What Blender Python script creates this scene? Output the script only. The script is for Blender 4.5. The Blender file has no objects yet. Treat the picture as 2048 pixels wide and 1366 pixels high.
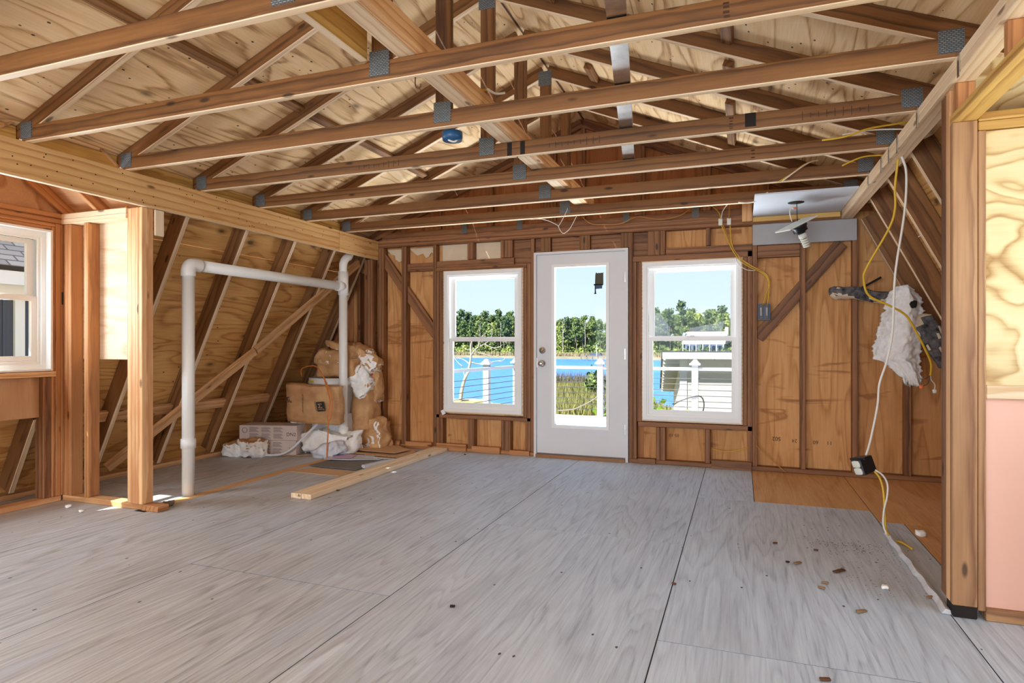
import bpy, bmesh, math, random
from mathutils import Vector, Matrix, noise
R = math.radians
S = bpy.context.scene
COL = S.collection

# ------------------------------------------------------------------ camera, sky, sun, daylight, exposure
cam_d = bpy.data.cameras.new('camera'); cam = bpy.data.objects.new('camera', cam_d); COL.objects.link(cam)
cam.location = (0, 0, 1.142); cam.rotation_euler = (R(90), 0, R(20.29))
cam_d.sensor_width = 36; cam_d.lens = 1239 / 2048 * 36; cam_d.shift_y = 5 / 2048; cam_d.clip_end = 2000
S.camera = cam
S.view_settings.view_transform = 'Standard'; S.view_settings.look = 'None'
S.view_settings.gamma = 1; S.view_settings.use_curve_mapping = False
S.view_settings.exposure = 0.62
S.cycles.use_denoising = True
S.cycles.max_bounces = 8; S.cycles.diffuse_bounces = 5; S.cycles.transparent_max_bounces = 12
S.cycles.caustics_reflective = False; S.cycles.caustics_refractive = False
S.cycles.sample_clamp_indirect = 6

W = bpy.data.worlds.new('sky'); S.world = W; W.use_nodes = True
wn = W.node_tree; wn.nodes.clear()
wo = wn.nodes.new('ShaderNodeOutputWorld'); wb = wn.nodes.new('ShaderNodeBackground')
wt = wn.nodes.new('ShaderNodeTexCoord'); wx = wn.nodes.new('ShaderNodeSeparateXYZ'); wr = wn.nodes.new('ShaderNodeValToRGB')
wn.links.new(wt.outputs['Generated'], wx.inputs[0]); wn.links.new(wx.outputs['Z'], wr.inputs[0])
wr.color_ramp.elements[0].position = 0.0; wr.color_ramp.elements[0].color = (0.73, 0.87, 1.0, 1)
wr.color_ramp.elements[1].position = 0.5; wr.color_ramp.elements[1].color = (0.33, 0.60, 1.0, 1)
wn.links.new(wr.outputs[0], wb.inputs[0]); wb.inputs[1].default_value = 0.80
wn.links.new(wb.outputs[0], wo.inputs[0])

def sun_light():
    d = bpy.data.lights.new('sun', 'SUN'); d.energy = 10.0; d.angle = R(0.6); d.color = (1, .95, .88)
    o = bpy.data.objects.new('sun', d); COL.objects.link(o)
    v = Vector((0.40, 0.56, -0.76))
    o.rotation_euler = v.to_track_quat('-Z', 'Y').to_euler()
sun_light()
def daylight_fill(name, loc, direction, sx, sy, watts, col=(1, .97, .93)):
    d = bpy.data.lights.new(name, 'AREA'); d.shape = 'RECTANGLE'; d.size = sx; d.size_y = sy; d.energy = watts; d.color = col
    o = bpy.data.objects.new(name, d); COL.objects.link(o); o.location = loc
    o.rotation_euler = Vector(direction).to_track_quat('-Z', 'Y' if abs(direction[2]) > .5 else 'Z').to_euler(); return d
# daylight lamps: added in invented openings behind the camera, plus two dormer windows
daylight_fill('added_rear_lamp', (-1.5, -4.55, 1.25), (0, 1, 0), 4.4, 1.7, 225, (.78, .88, 1))  # added lamp; the unseen window it stands in is invented
daylight_fill('daylight_right_dormer', (1.62, 2.45, 1.45), (-1, 0, 0), 0.8, 0.95, 9, (.74, .88, 1))
daylight_fill('daylight_left_dormer', (-4.74, 2.33, 1.45), (1, 0, 0), 0.42, 0.92, 30, (.74, .88, 1))

d_ = daylight_fill('added_deck_lamp', (-1.5, 7.15, -.085), (0, 0, 1), 3.6, 1.7, 250, (.93, .97, 1)); d_.spread = R(130)  # added lamp on the deck, stronger than any real bounce, hidden by the wall
daylight_fill('added_right_lamp', (1.30, -1.1, 1.35), (-1, 0, 0), 2.1, 1.0, 22, (.74, .88, 1))  # added lamp in an invented side opening behind the camera
daylight_fill('added_left_lamp', (-4.27, -1.1, 1.35), (1, 0, 0), 2.1, 1.0, 22, (.74, .88, 1))  # matching added lamp in the invented left-hand opening

# ------------------------------------------------------------------ materials
MATS = {}
class NT:
    def __init__(s, name):
        m = bpy.data.materials.new(name); m.use_nodes = True; s.m = m; s.t = m.node_tree
        s.b = s.t.nodes['Principled BSDF']; s.o = s.t.nodes['Material Output']
    def n(s, typ, **kw):
        nd = s.t.nodes.new(typ)
        for k, v in kw.items():
            if k.startswith('i_'):
                key = k[2:]; key = int(key) if key.isdigit() else key.replace('_', ' ')
                nd.inputs[key].default_value = v
            else: setattr(nd, k, v)
        return nd
    def l(s, a, b): s.t.links.new(a, b)
    def ramp(s, fac, *stops):
        r = s.n('ShaderNodeValToRGB'); e = r.color_ramp.elements
        while len(e) < len(stops): e.new(0.5)
        for k, (p, c) in enumerate(stops): e[k].position = p; e[k].color = (*c, 1) if len(c) == 3 else c
        s.l(fac, r.inputs[0]); return r.outputs[0]
    def math(s, op, a, b=None, c=None):
        m = s.n('ShaderNodeMath', operation=op)
        for k, v in enumerate((a, b, c)):
            if v is None: continue
            if isinstance(v, (int, float)): m.inputs[k].default_value = v
            else: s.l(v, m.inputs[k])
        return m.outputs[0]
    def vmath(s, op, a, b):
        m = s.n('ShaderNodeVectorMath', operation=op)
        for k, v in enumerate((a, b)):
            if isinstance(v, (tuple, list)): m.inputs[k].default_value = v
            else: s.l(v, m.inputs[k])
        return m.outputs[0]
    def mix(s, fac, a, b, blend='MIX'):
        m = s.n('ShaderNodeMix', data_type='RGBA', blend_type=blend)
        for k, v in ((0, fac), (6, a), (7, b)):
            if isinstance(v, (int, float)): m.inputs[k].default_value = v
            elif isinstance(v, (tuple, list)): m.inputs[k].default_value = (*v[:3], 1)
            else: s.l(v, m.inputs[k])
        return m.outputs[2]
    def noise(s, vec, scale, detail=2, rough=.5, dist=0):
        n = s.n('ShaderNodeTexNoise'); n.inputs['Scale'].default_value = scale; n.inputs['Detail'].default_value = detail
        n.inputs['Roughness'].default_value = rough; n.inputs['Distortion'].default_value = dist
        s.l(vec, n.inputs['Vector']); return n.outputs[0]
    def bump(s, h, strength=.2, dist=.01):
        b = s.n('ShaderNodeBump'); b.inputs['Strength'].default_value = strength; b.inputs['Distance'].default_value = dist
        s.l(h, b.inputs['Height']); s.l(b.outputs[0], s.b.inputs['Normal'])
    def coords(s):
        tc = s.n('ShaderNodeTexCoord'); oi = s.n('ShaderNodeObjectInfo'); rnd = oi.outputs['Random']
        off = s.n('ShaderNodeCombineXYZ')
        s.l(s.math('MULTIPLY', rnd, 71.3), off.inputs[0]); s.l(s.math('MULTIPLY', rnd, 33.7), off.inputs[1]); s.l(s.math('MULTIPLY', rnd, 17.1), off.inputs[2])
        return tc.outputs['Object'], off.outputs[0], rnd

def srgb(*c):
    return tuple(((v / 255) / 12.92 if v / 255 <= .04045 else ((v / 255 + .055) / 1.055) ** 2.4) for v in c)

def wood(name, light, dark, rough=.62, var=.25, knots=True, rings=9.0, mottled=None):
    t = NT(name); obj, off, rnd = t.coords()
    c1 = t.vmath('MULTIPLY', obj, (0.17, 1, 1))
    sh = t.n('ShaderNodeCombineXYZ')
    t.l(t.math('MULTIPLY', rnd, 9.1), sh.inputs[0])
    t.l(t.math('MULTIPLY_ADD', t.math('FRACT', t.math('MULTIPLY', rnd, 13.7)), .16, .02), sh.inputs[1])
    t.l(t.math('MULTIPLY_ADD', t.math('FRACT', t.math('MULTIPLY', rnd, 29.3)), .14, -.07), sh.inputs[2])
    c1 = t.vmath('ADD', c1, sh.outputs[0])
    w = t.n('ShaderNodeTexWave', wave_type='RINGS', rings_direction='X', wave_profile='SAW')
    w.inputs['Scale'].default_value = rings; w.inputs['Distortion'].default_value = 2.2; w.inputs['Detail'].default_value = 2.0
    w.inputs['Detail Scale'].default_value = 2.4
    t.l(c1, w.inputs['Vector'])
    rings_f = t.ramp(w.outputs['Fac'], (0, (0, 0, 0)), (.55, (.25, .25, .25)), (.86, (1, 1, 1)), (1, (0, 0, 0)))
    o2 = t.vmath('ADD', obj, off)
    fib = t.noise(t.vmath('MULTIPLY', o2, (3, 90, 90)), 1, 2, .6)
    f = t.math('MULTIPLY_ADD', t.math('SUBTRACT', fib, .5), .55, t.math('MULTIPLY', rings_f, .58))
    big = t.noise(t.vmath('MULTIPLY', o2, (1.1, 5, 5)), 1, 3, .6)
    f = t.math('ADD', f, t.math('MULTIPLY', t.math('SUBTRACT', big, .5), .9))
    f = t.math('ADD', f, .18)
    col = t.ramp(f, (0, light), (.9, dark))
    if mottled: col = t.mix(t.ramp(big, (.52, (0, 0, 0)), (.66, (.7, .7, .7))), col, mottled)
    if knots:
        v = t.n('ShaderNodeTexVoronoi'); v.inputs['Scale'].default_value = 1
        t.l(t.vmath('MULTIPLY', o2, (3.0, 9, 9)), v.inputs['Vector'])
        k = t.ramp(v.outputs['Distance'], (.07, (1, 1, 1)), (.13, (0, 0, 0)))
        col = t.mix(t.math('MULTIPLY', k, .8), col, tuple(x * .18 for x in dark))
    br = t.math('MULTIPLY_ADD', rnd, var, 1 - var / 2)
    col = t.mix(1.0, col, (1, 1, 1), 'MULTIPLY') if False else col
    hs = t.n('ShaderNodeHueSaturation'); t.l(br, hs.inputs['Value']); t.l(col, hs.inputs['Color'])
    t.l(hs.outputs[0], t.b.inputs['Base Color']); t.b.inputs['Roughness'].default_value = rough
    t.bump(f, .25, .004)
    MATS[name] = t.m; return t.m

def ply(name, light, mid, dark, freq=9.0, sx=.55, sy=3.2, rough=.7, nails=0.0, knots=.8, contrast=1.0, stain=None, stain2=None, fine=.35, var=.12, bands=None, worn=None):
    """rotary cut veneer: contour lines of a stretched noise field, grain along local X"""
    t = NT(name); obj, off, rnd = t.coords()
    o2 = t.vmath('ADD', obj, off)
    base = t.noise(t.vmath('MULTIPLY', o2, (sx, sy, sy)), 1, 2.0, .45, .35)
    con = t.math('FRACT', t.math('MULTIPLY', base, freq))
    con = t.ramp(con, (0, (.12, .12, .12)), (.5, (.35, .35, .35)), (.82, (1, 1, 1)), (1, (.12, .12, .12)))
    fib = t.noise(t.vmath('MULTIPLY', o2, (3.5, 85, 85)), 1, 3, .65)
    f = t.math('MULTIPLY_ADD', con, .55 * contrast, t.math('MULTIPLY', t.math('SUBTRACT', fib, .5), fine * 2))
    blot = t.noise(t.vmath('MULTIPLY', o2, (.9, 2.0, 2.0)), 1.3, 4, .6)
    f = t.math('ADD', f, t.math('MULTIPLY', t.math('SUBTRACT', blot, .5), .8 * contrast))
    f = t.math('ADD', f, .12)
    col = t.ramp(f, (0, light), (.45, mid), (.95, dark))
    if worn:                                                   # less greyed wood towards the near left of the room
        g = t.n('ShaderNodeNewGeometry'); sp = t.n('ShaderNodeSeparateXYZ'); t.l(g.outputs['Position'], sp.inputs[0])
        wv = t.math('MULTIPLY_ADD', sp.outputs[1], .6, sp.outputs[0])
        wv = t.math('ADD', wv, t.math('MULTIPLY', t.math('SUBTRACT', t.noise(g.outputs['Position'], 1.6, 4, .6), .5), 1.6))
        wf = t.n('ShaderNodeMapRange', interpolation_type='SMOOTHSTEP'); wf.inputs[1].default_value = 1.3; wf.inputs[2].default_value = -1.5; t.l(wv, wf.inputs[0])
        col = t.mix(wf.outputs[0], col, t.ramp(f, (0, worn[0]), (.45, worn[1]), (.95, worn[2])))
    if stain:
        st = t.noise(t.vmath('MULTIPLY', o2, (.7, 1.0, 1)), 1.1, 5, .65)
        col = t.mix(t.ramp(st, (.50, (0, 0, 0)), (.68, (.75, .75, .75))), col, stain)
    if stain2:
        st = t.noise(t.vmath('MULTIPLY', o2, (.35, 1.7, 1)), 2.3, 4, .6)
        col = t.mix(t.ramp(st, (.54, (0, 0, 0)), (.70, (.5, .5, .5))), col, stain2)
    if bands:
        bn = t.noise(t.vmath('MULTIPLY', o2, (6.0, 1.2, 1)), 1.0, 3, .55, .6)
        col = t.mix(t.ramp(bn, (.60, (0, 0, 0)), (.66, (.75, .75, .75)), (.74, (0, 0, 0))), col, bands)
    if knots:
        v = t.n('ShaderNodeTexVoronoi'); v.inputs['Scale'].default_value = 1
        t.l(t.vmath('MULTIPLY', o2, (2.0, 4.2, .01)), v.inputs['Vector'])
        k = t.ramp(v.outputs['Distance'], (.05, (1, 1, 1)), (.10, (.35, .35, .35)), (.16, (0, 0, 0)))
        col = t.mix(t.math('MULTIPLY', k, knots), col, tuple(x * .22 for x in dark))
    if nails:
        v = t.n('ShaderNodeTexVoronoi'); v.inputs['Scale'].default_value = 1
        t.l(t.vmath('MULTIPLY', o2, (15, 25, .01)), v.inputs['Vector'])
        sel = t.n('ShaderNodeSeparateColor'); t.l(v.outputs['Color'], sel.inputs[0])
        k = t.math('MULTIPLY', t.math('LESS_THAN', v.outputs['Distance'], .14), t.math('LESS_THAN', sel.outputs[0], nails))
        col = t.mix(t.math('MULTIPLY', k, .9), col, (.02, .013, .01))
    hs = t.n('ShaderNodeHueSaturation'); t.l(t.math('MULTIPLY_ADD', rnd, var, 1 - var / 2), hs.inputs['Value']); t.l(col, hs.inputs['Color'])
    t.l(hs.outputs[0], t.b.inputs['Base Color']); t.b.inputs['Roughness'].default_value = rough
    t.b.inputs['Specular IOR Level'].default_value = .3
    t.bump(f, .3, .003)
    MATS[name] = t.m; return t.m

def plain(name, col, rough=.5, metal=0.0, spec=.5, nz=0.0, nscale=8, bump=0, dark=None):
    t = NT(name); t.b.inputs['Roughness'].default_value = rough; t.b.inputs['Metallic'].default_value = metal
    t.b.inputs['Specular IOR Level'].default_value = spec
    if nz or dark:
        obj, off, rnd = t.coords(); n = t.noise(t.vmath('ADD', obj, off), nscale, 4, .6)
        c2 = dark or tuple(c * (1 - nz) for c in col)
        t.l(t.ramp(n, (.35, col), (.68, c2)), t.b.inputs['Base Color'])
        if bump: t.bump(n, bump, .01)
    else: t.b.inputs['Base Color'].default_value = (*col, 1)
    MATS[name] = t.m; return t.m

wood('lumber', srgb(146, 98, 52), srgb(76, 45, 19))
wood('lumber_red', srgb(160, 108, 66), srgb(88, 53, 29))
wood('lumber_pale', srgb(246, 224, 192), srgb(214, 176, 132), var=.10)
wood('lumber_rafter', srgb(158, 110, 64), srgb(90, 57, 28))
wood('lumber_stud', srgb(236, 190, 138), srgb(184, 126, 76), mottled=srgb(196, 136, 88))
wood('lumber_orange', srgb(206, 146, 92), srgb(146, 90, 50), var=.15)
wood('beam_pine', srgb(232, 190, 128), srgb(190, 128, 66), var=.04, knots=True, rings=7.0)
wood('lumber_yellow', srgb(226, 184, 104), srgb(168, 116, 52), var=.15)
wood('post_brown', srgb(186, 142, 100), srgb(122, 82, 54), var=.1)
ply('roof_ply', srgb(248, 220, 178), srgb(232, 196, 146), srgb(150, 98, 54), freq=10, nails=.30, knots=.75, contrast=1.1)
ply('slope_ply', srgb(232, 184, 116), srgb(212, 158, 92), srgb(150, 92, 44), freq=12, nails=.10, knots=.85, fine=.45)
ply('wall_ply', srgb(226, 172, 114), srgb(206, 148, 90), srgb(156, 100, 54), freq=9, sy=4.5, knots=.0, contrast=.9, stain=srgb(190, 126, 72), bands=srgb(152, 94, 50))
ply('wall_ply_red', srgb(186, 126, 80), srgb(158, 100, 60), srgb(112, 66, 38), freq=6, knots=0, contrast=.7)
ply('floor_ply', srgb(208, 220, 236), srgb(188, 200, 217), srgb(142, 151, 166), freq=13, sx=.5, sy=4.6, knots=.0, fine=.7, contrast=.7, stain2=srgb(176, 184, 196), rough=.5, nails=.05, var=.05, worn=(srgb(196, 196, 198), srgb(172, 169, 168), srgb(122, 116, 112)))
ply('floor_ply_new', srgb(222, 176, 126), srgb(204, 154, 102), srgb(170, 116, 70), freq=6, knots=0, contrast=.6, fine=.5)
ply('yellow_ply', srgb(232, 214, 172), srgb(218, 192, 142), srgb(158, 116, 66), freq=9, sx=2.2, sy=3.6, knots=.9, contrast=1.15, fine=.2)
ply('pale_ply', srgb(240, 222, 196), srgb(228, 200, 166), srgb(190, 146, 104), freq=7, knots=.7, contrast=.8)
ply('panel_ply', srgb(214, 172, 132), srgb(192, 142, 100), srgb(150, 98, 62), freq=6, sx=.9, sy=2.4, knots=0, contrast=1.0, fine=.2)
plain('vinyl', srgb(240, 240, 238), .35); plain('vinyl_cool', srgb(224, 226, 230), .38)
plain('door_paint', srgb(222, 223, 225), .45, nz=.04, nscale=3)
plain('pvc', srgb(238, 236, 230), .4, nz=.06, nscale=3)
plain('chrome', (.62, .60, .58), .18, 1.0); plain('galv', (.72, .74, .76), .28, 1.0, nz=.25, nscale=14)
plain('black_plastic', (.012, .013, .016), .35); plain('blue_plastic', srgb(30, 78, 118), .4)
plain('white_device', srgb(226, 226, 214), .4); plain('cable_yellow', srgb(218, 176, 42), .45); plain('cable_white', srgb(232, 226, 214), .45)
plain('cable_tan', srgb(190, 138, 66), .5)
plain('drywall', srgb(208, 215, 226), .8, nz=.05, nscale=5); plain('drywall_grey', srgb(176, 174, 174), .85, nz=.08, nscale=4)
plain('pink_foam', srgb(236, 186, 166), .7, nz=.05, nscale=2); plain('tyvek', srgb(226, 206, 176), .7, nz=.12, nscale=6)
plain('insulation', srgb(252, 251, 249), .95, nz=.18, nscale=22, bump=.6, dark=srgb(238, 233, 225))
plain('insulation_dirty', srgb(120, 116, 116), .95, nscale=18, bump=.9, dark=srgb(34, 34, 38))
plain('kraft', srgb(208, 164, 114), .7, nscale=6, bump=.45, dark=srgb(178, 130, 84))
plain('cardboard', srgb(206, 164, 122), .8, nz=.12, nscale=5); plain('cardboard_dark', srgb(120, 114, 106), .85, nz=.15)
plain('cardboard_grey', srgb(206, 204, 208), .7, nz=.1); plain('lavender_print', srgb(206, 170, 200), .7, nz=.06)
plain('pink_card', srgb(214, 196, 188), .7, nz=.04); plain('ink', (.02, .02, .022), .7); plain('ink_grey', srgb(128, 118, 118), .8)
plain('ink_brown', srgb(74, 46, 26), .8); plain('char', (.014, .010, .008), .9)
plain('bucket_white', srgb(226, 226, 224), .35); plain('label_yellow', srgb(226, 190, 24), .5)
plain('orange_cord', srgb(206, 118, 50), .5); plain('hose_white', srgb(214, 216, 218), .4)
plain('orange_nut', srgb(232, 112, 48), .4); plain('splinter', srgb(140, 110, 76), .8); plain('dirt', srgb(112, 96, 76), .95)
plain('foil_paper', srgb(214, 216, 222), .45, nz=.2, nscale=20)
plain('threshold', srgb(150, 106, 66), .6); plain('rusty', srgb(92, 58, 34), .7)
plain('sticker_olive', srgb(74, 74, 56), .7); plain('sticker_blue', srgb(40, 74, 104), .5)
# exterior
plain('rail_white', srgb(172, 177, 186), .5); plain('deck_white', srgb(228, 222, 212), .7)
plain('steel_cable', srgb(70, 72, 76), .4); plain('bark_dead', srgb(190, 178, 160), .9, nz=.4, nscale=2)
plain('bark_pine', srgb(150, 134, 118), .9, nz=.3, nscale=1); plain('needles', srgb(104, 120, 70), .9, spec=.1); plain('needles_light', srgb(142, 154, 82), .9, spec=.1)
plain('needles_dark', srgb(84, 102, 68), .9, spec=.1); plain('shrub', srgb(128, 160, 56), .9, spec=.1)
plain('reed', srgb(158, 144, 112), .95, spec=.1); plain('grass', srgb(126, 124, 74), .95, spec=.1); plain('grass_dark', srgb(110, 104, 84), .95, spec=.1)
plain('ground', srgb(160, 150, 90), .95, nz=.3, nscale=.3); plain('bank', srgb(150, 138, 106), .95, nz=.3, nscale=.15)
plain('concrete', srgb(214, 208, 200), .8); plain('siding_dark', srgb(72, 80, 96), .7); plain('trim_white', srgb(238, 238, 238), .5)
plain('garage_trim', srgb(182, 184, 188), .5); plain('garage_wall', srgb(172, 170, 166), .8, nz=.08, nscale=1); plain('garage_underside', srgb(176, 166, 140), .8)
plain('roof_tan', srgb(196, 178, 164), .9); plain('roof_dark', srgb(60, 62, 66), .9); plain('window_dark', srgb(58, 66, 82), .2); plain('wood_grey', srgb(120, 112, 104), .9)

def special():
    t = NT('nail_plate'); obj, off, rnd = t.coords()
    br = t.n('ShaderNodeTexBrick'); br.inputs['Scale'].default_value = 1; br.offset = .5
    br.inputs['Brick Width'].default_value = .016; br.inputs['Row Height'].default_value = .0075; br.inputs['Mortar Size'].default_value = .0022
    br.inputs['Color1'].default_value = (*srgb(134, 158, 170), 1); br.inputs['Color2'].default_value = (*srgb(106, 132, 148), 1); br.inputs['Mortar'].default_value = (*srgb(84, 74, 66), 1)
    sw = t.n('ShaderNodeSeparateXYZ'); t.l(obj, sw.inputs[0]); cb = t.n('ShaderNodeCombineXYZ')
    t.l(sw.outputs[0], cb.inputs[0]); t.l(sw.outputs[2], cb.inputs[1]); t.l(cb.outputs[0], br.inputs['Vector'])
    t.l(br.outputs['Color'], t.b.inputs['Base Color']); t.b.inputs['Roughness'].default_value = .45
    MATS['nail_plate'] = t.m
    # thin window glass: transparent with a faint sheen
    t = NT('glass'); g = t.n('ShaderNodeBsdfGlossy'); g.inputs['Roughness'].default_value = .02
    tr = t.n('ShaderNodeBsdfTransparent'); tr.inputs[0].default_value = (.97, .98, .98, 1)
    mx = t.n('ShaderNodeMixShader'); mx.inputs[0].default_value = .004
    t.l(tr.outputs[0], mx.inputs[1]); t.l(g.outputs[0], mx.inputs[2]); t.l(mx.outputs[0], t.o.inputs['Surface']); MATS['glass'] = t.m
    t = NT('pale_sheer'); g = t.n('ShaderNodeBsdfDiffuse'); g.inputs[0].default_value = (*srgb(226, 240, 248), 1)
    tr = t.n('ShaderNodeBsdfTransparent'); mx = t.n('ShaderNodeMixShader'); mx.inputs[0].default_value = .22
    t.l(tr.outputs[0], mx.inputs[1]); t.l(g.outputs[0], mx.inputs[2]); t.l(mx.outputs[0], t.o.inputs['Surface']); MATS['pale_sheer'] = t.m
    t = NT('lake_water'); obj, off, rnd = t.coords()
    n = t.noise(t.vmath('MULTIPLY', obj, (.5, 1.4, 1)), 1.2, 3, .6)
    t.l(t.ramp(n, (.3, srgb(44, 98, 176)), (.7, srgb(78, 136, 206))), t.b.inputs['Base Color'])
    t.b.inputs['Roughness'].default_value = .35; t.b.inputs['Specular IOR Level'].default_value = .25; t.bump(n, .5, .2); MATS['lake_water'] = t.m
    t = NT('shingles'); obj, off, rnd = t.coords()
    br = t.n('ShaderNodeTexBrick'); br.inputs['Scale'].default_value = 1; br.inputs['Brick Width'].default_value = .3; br.inputs['Row Height'].default_value = .13; br.inputs['Mortar Size'].default_value = .012
    br.inputs['Color1'].default_value = (*srgb(124, 116, 112), 1); br.inputs['Color2'].default_value = (*srgb(100, 94, 92), 1); br.inputs['Mortar'].default_value = (*srgb(58, 54, 54), 1)
    t.l(obj, br.inputs['Vector']); t.l(br.outputs['Color'], t.b.inputs['Base Color']); t.b.inputs['Roughness'].default_value = .95; MATS['shingles'] = t.m
special()

# ------------------------------------------------------------------ object helpers
WM = {}
def link(o, M, parent=None):
    COL.objects.link(o); WM[o] = M.copy()
    if parent is not None:
        o.parent = parent; o.matrix_basis = WM[parent].inverted() @ M
    else: o.matrix_basis = M
    return o
def tag(o, label=None, cat=None, group=None, kind=None):
    if label: o['label'] = label
    if cat: o['category'] = cat
    if group: o['group'] = group
    if kind: o['kind'] = kind
    return o
def thing(name, label, cat, loc=(0, 0, 0), rotz=0, group=None, kind=None):
    o = bpy.data.objects.new(name, None); o.empty_display_size = .1
    link(o, Matrix.Translation(Vector(loc)) @ Matrix.Rotation(rotz, 4, 'Z')); return tag(o, label, cat, group, kind)
def setting(name, label=None, cat=None, loc=(0, 0, 0)):
    return thing(name, label, cat, loc, kind='structure')
def basis(origin, ux, uz):
    ux = Vector(ux).normalized(); uz = Vector(uz); uz = (uz - ux * uz.dot(ux)).normalized(); uy = uz.cross(ux)
    M = Matrix.Identity(4)
    for k in range(3): M[k][0], M[k][1], M[k][2], M[k][3] = ux[k], uy[k], uz[k], origin[k]
    return M
CACHE = {}
def boxmesh(L, Wd, H, mats, bev=.003, pale=None):
    key = (round(L, 4), round(Wd, 4), round(H, 4), tuple(mats), bev, pale)
    if key in CACHE: return CACHE[key]
    bm = bmesh.new(); bmesh.ops.create_cube(bm, size=1)
    for v in bm.verts: v.co = Vector((v.co.x * L, v.co.y * Wd, v.co.z * H))
    if bev: bmesh.ops.bevel(bm, geom=bm.edges[:], offset=min(bev, .3 * min(L, Wd, H)), segments=1, affect='EDGES')
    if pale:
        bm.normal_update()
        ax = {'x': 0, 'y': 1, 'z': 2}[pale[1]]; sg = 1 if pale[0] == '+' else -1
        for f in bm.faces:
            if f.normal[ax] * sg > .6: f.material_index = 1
    me = bpy.data.meshes.new('box'); bm.to_mesh(me); bm.free()
    for m in mats: me.materials.append(MATS[m])
    CACHE[key] = me; return me
def obj(name, me, M, parent=None): return link(bpy.data.objects.new(name, me), M, parent)
def lumber(name, p0, p1, w, t, up, mat, parent=None, pale=None, palemat='lumber_pale', bev=.003):
    """board from p0 to p1 (centre line); w = size along up, t = the other size; grain runs along the board"""
    p0 = Vector(p0); p1 = Vector(p1); L = (p1 - p0).length
    mats = [mat] + ([palemat] if pale else [])
    return obj(name, boxmesh(L, t, w, mats, bev, pale), basis((p0 + p1) / 2, p1 - p0, up), parent)
def bx(name, x0, x1, y0, y1, z0, z1, mat, parent=None, bev=.003, axis=None):
    d = (x1 - x0, y1 - y0, z1 - z0); c = Vector(((x0 + x1) / 2, (y0 + y1) / 2, (z0 + z1) / 2))
    a = axis if axis is not None else max(range(3), key=lambda k: d[k])
    if a == 0: ux, uz, L, Wd, H = (1, 0, 0), (0, 0, 1), d[0], d[1], d[2]
    elif a == 1: ux, uz, L, Wd, H = (0, 1, 0), (0, 0, 1), d[1], d[0], d[2]
    else: ux, uz, L, Wd, H = (0, 0, 1), (0, 1, 0), d[2], d[0], d[1]
    return obj(name, boxmesh(L, Wd, H, [mat], bev), basis(c, ux, uz), parent)
def finish(bm, mats, smooth=False):
    me = bpy.data.meshes.new('mesh'); bmesh.ops.recalc_face_normals(bm, faces=bm.faces[:])
    if smooth:
        for f in bm.faces: f.smooth = True
    bm.to_mesh(me); bm.free()
    for m in (mats if isinstance(mats, (list, tuple)) else [mats]): me.materials.append(MATS[m])
    return me
def abox(bm, x0, x1, y0, y1, z0, z1):
    vs = [bm.verts.new((x, y, z)) for x in (x0, x1) for y in (y0, y1) for z in (z0, z1)]
    for q in ((0, 1, 3, 2), (4, 6, 7, 5), (0, 4, 5, 1), (2, 3, 7, 6), (0, 2, 6, 4), (1, 5, 7, 3)): bm.faces.new([vs[k] for k in q])
def prism(bm, pts, d, axis=1):
    """pts: 2D polygon; extruded over d=(a,b) along axis (1: pts are x,z / 2: pts are x,y / 0: pts are y,z)"""
    def P(p, e): return {1: (p[0], e, p[1]), 2: (p[0], p[1], e), 0: (e, p[0], p[1])}[axis]
    A = [bm.verts.new(P(p, d[0])) for p in pts]; B = [bm.verts.new(P(p, d[1])) for p in pts]
    bm.faces.new(A); bm.faces.new(B[::-1]); n = len(pts)
    for k in range(n): bm.faces.new([A[k], B[k], B[(k + 1) % n], A[(k + 1) % n]])
def polyobj(name, pts, d, axis, mat, parent=None):
    bm = bmesh.new(); prism(bm, pts, d, axis); return obj(name, finish(bm, mat), Matrix.Identity(4), parent)
def spline(pts, n=6):
    P = [Vector(p) for p in pts]; out = []
    for k in range(len(P) - 1):
        a = P[max(k - 1, 0)]; b = P[k]; c = P[k + 1]; d = P[min(k + 2, len(P) - 1)]
        for q in range(n):
            t = q / n
            out.append(.5 * ((2 * b) + (c - a) * t + (2 * a - 5 * b + 4 * c - d) * t * t + (3 * b - a - 3 * c + d) * t ** 3))
    out.append(P[-1]); return out
def tube_bm(bm, pts, r, seg=8, cap=True):
    rs = r if isinstance(r, (list, tuple)) else [r] * len(pts)
    rings = []; prev = None
    for k, p in enumerate(pts):
        d = (pts[min(k + 1, len(pts) - 1)] - pts[max(k - 1, 0)]).normalized()
        if prev is None: u = d.orthogonal().normalized()
        else: u = (prev - d * prev.dot(d)); u = u.normalized() if u.length > 1e-6 else d.orthogonal().normalized()
        prev = u; w = d.cross(u)
        rings.append([bm.verts.new(p + (u * math.cos(2 * math.pi * s / seg) + w * math.sin(2 * math.pi * s / seg)) * rs[k]) for s in range(seg)])
    for a, b in zip(rings, rings[1:]):
        for s in range(seg): bm.faces.new([a[s], a[(s + 1) % seg], b[(s + 1) % seg], b[s]])
    if cap: bm.faces.new(rings[0][::-1]); bm.faces.new(rings[-1])
def tube(name, pts, r, mat, parent=None, smooth_n=6, seg=8):
    P = spline(pts, smooth_n) if smooth_n else [Vector(p) for p in pts]
    o = P[0].copy(); bm = bmesh.new(); tube_bm(bm, [p - o for p in P], r, seg)
    return obj(name, finish(bm, mat, True), Matrix.Translation(o), parent)
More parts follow.
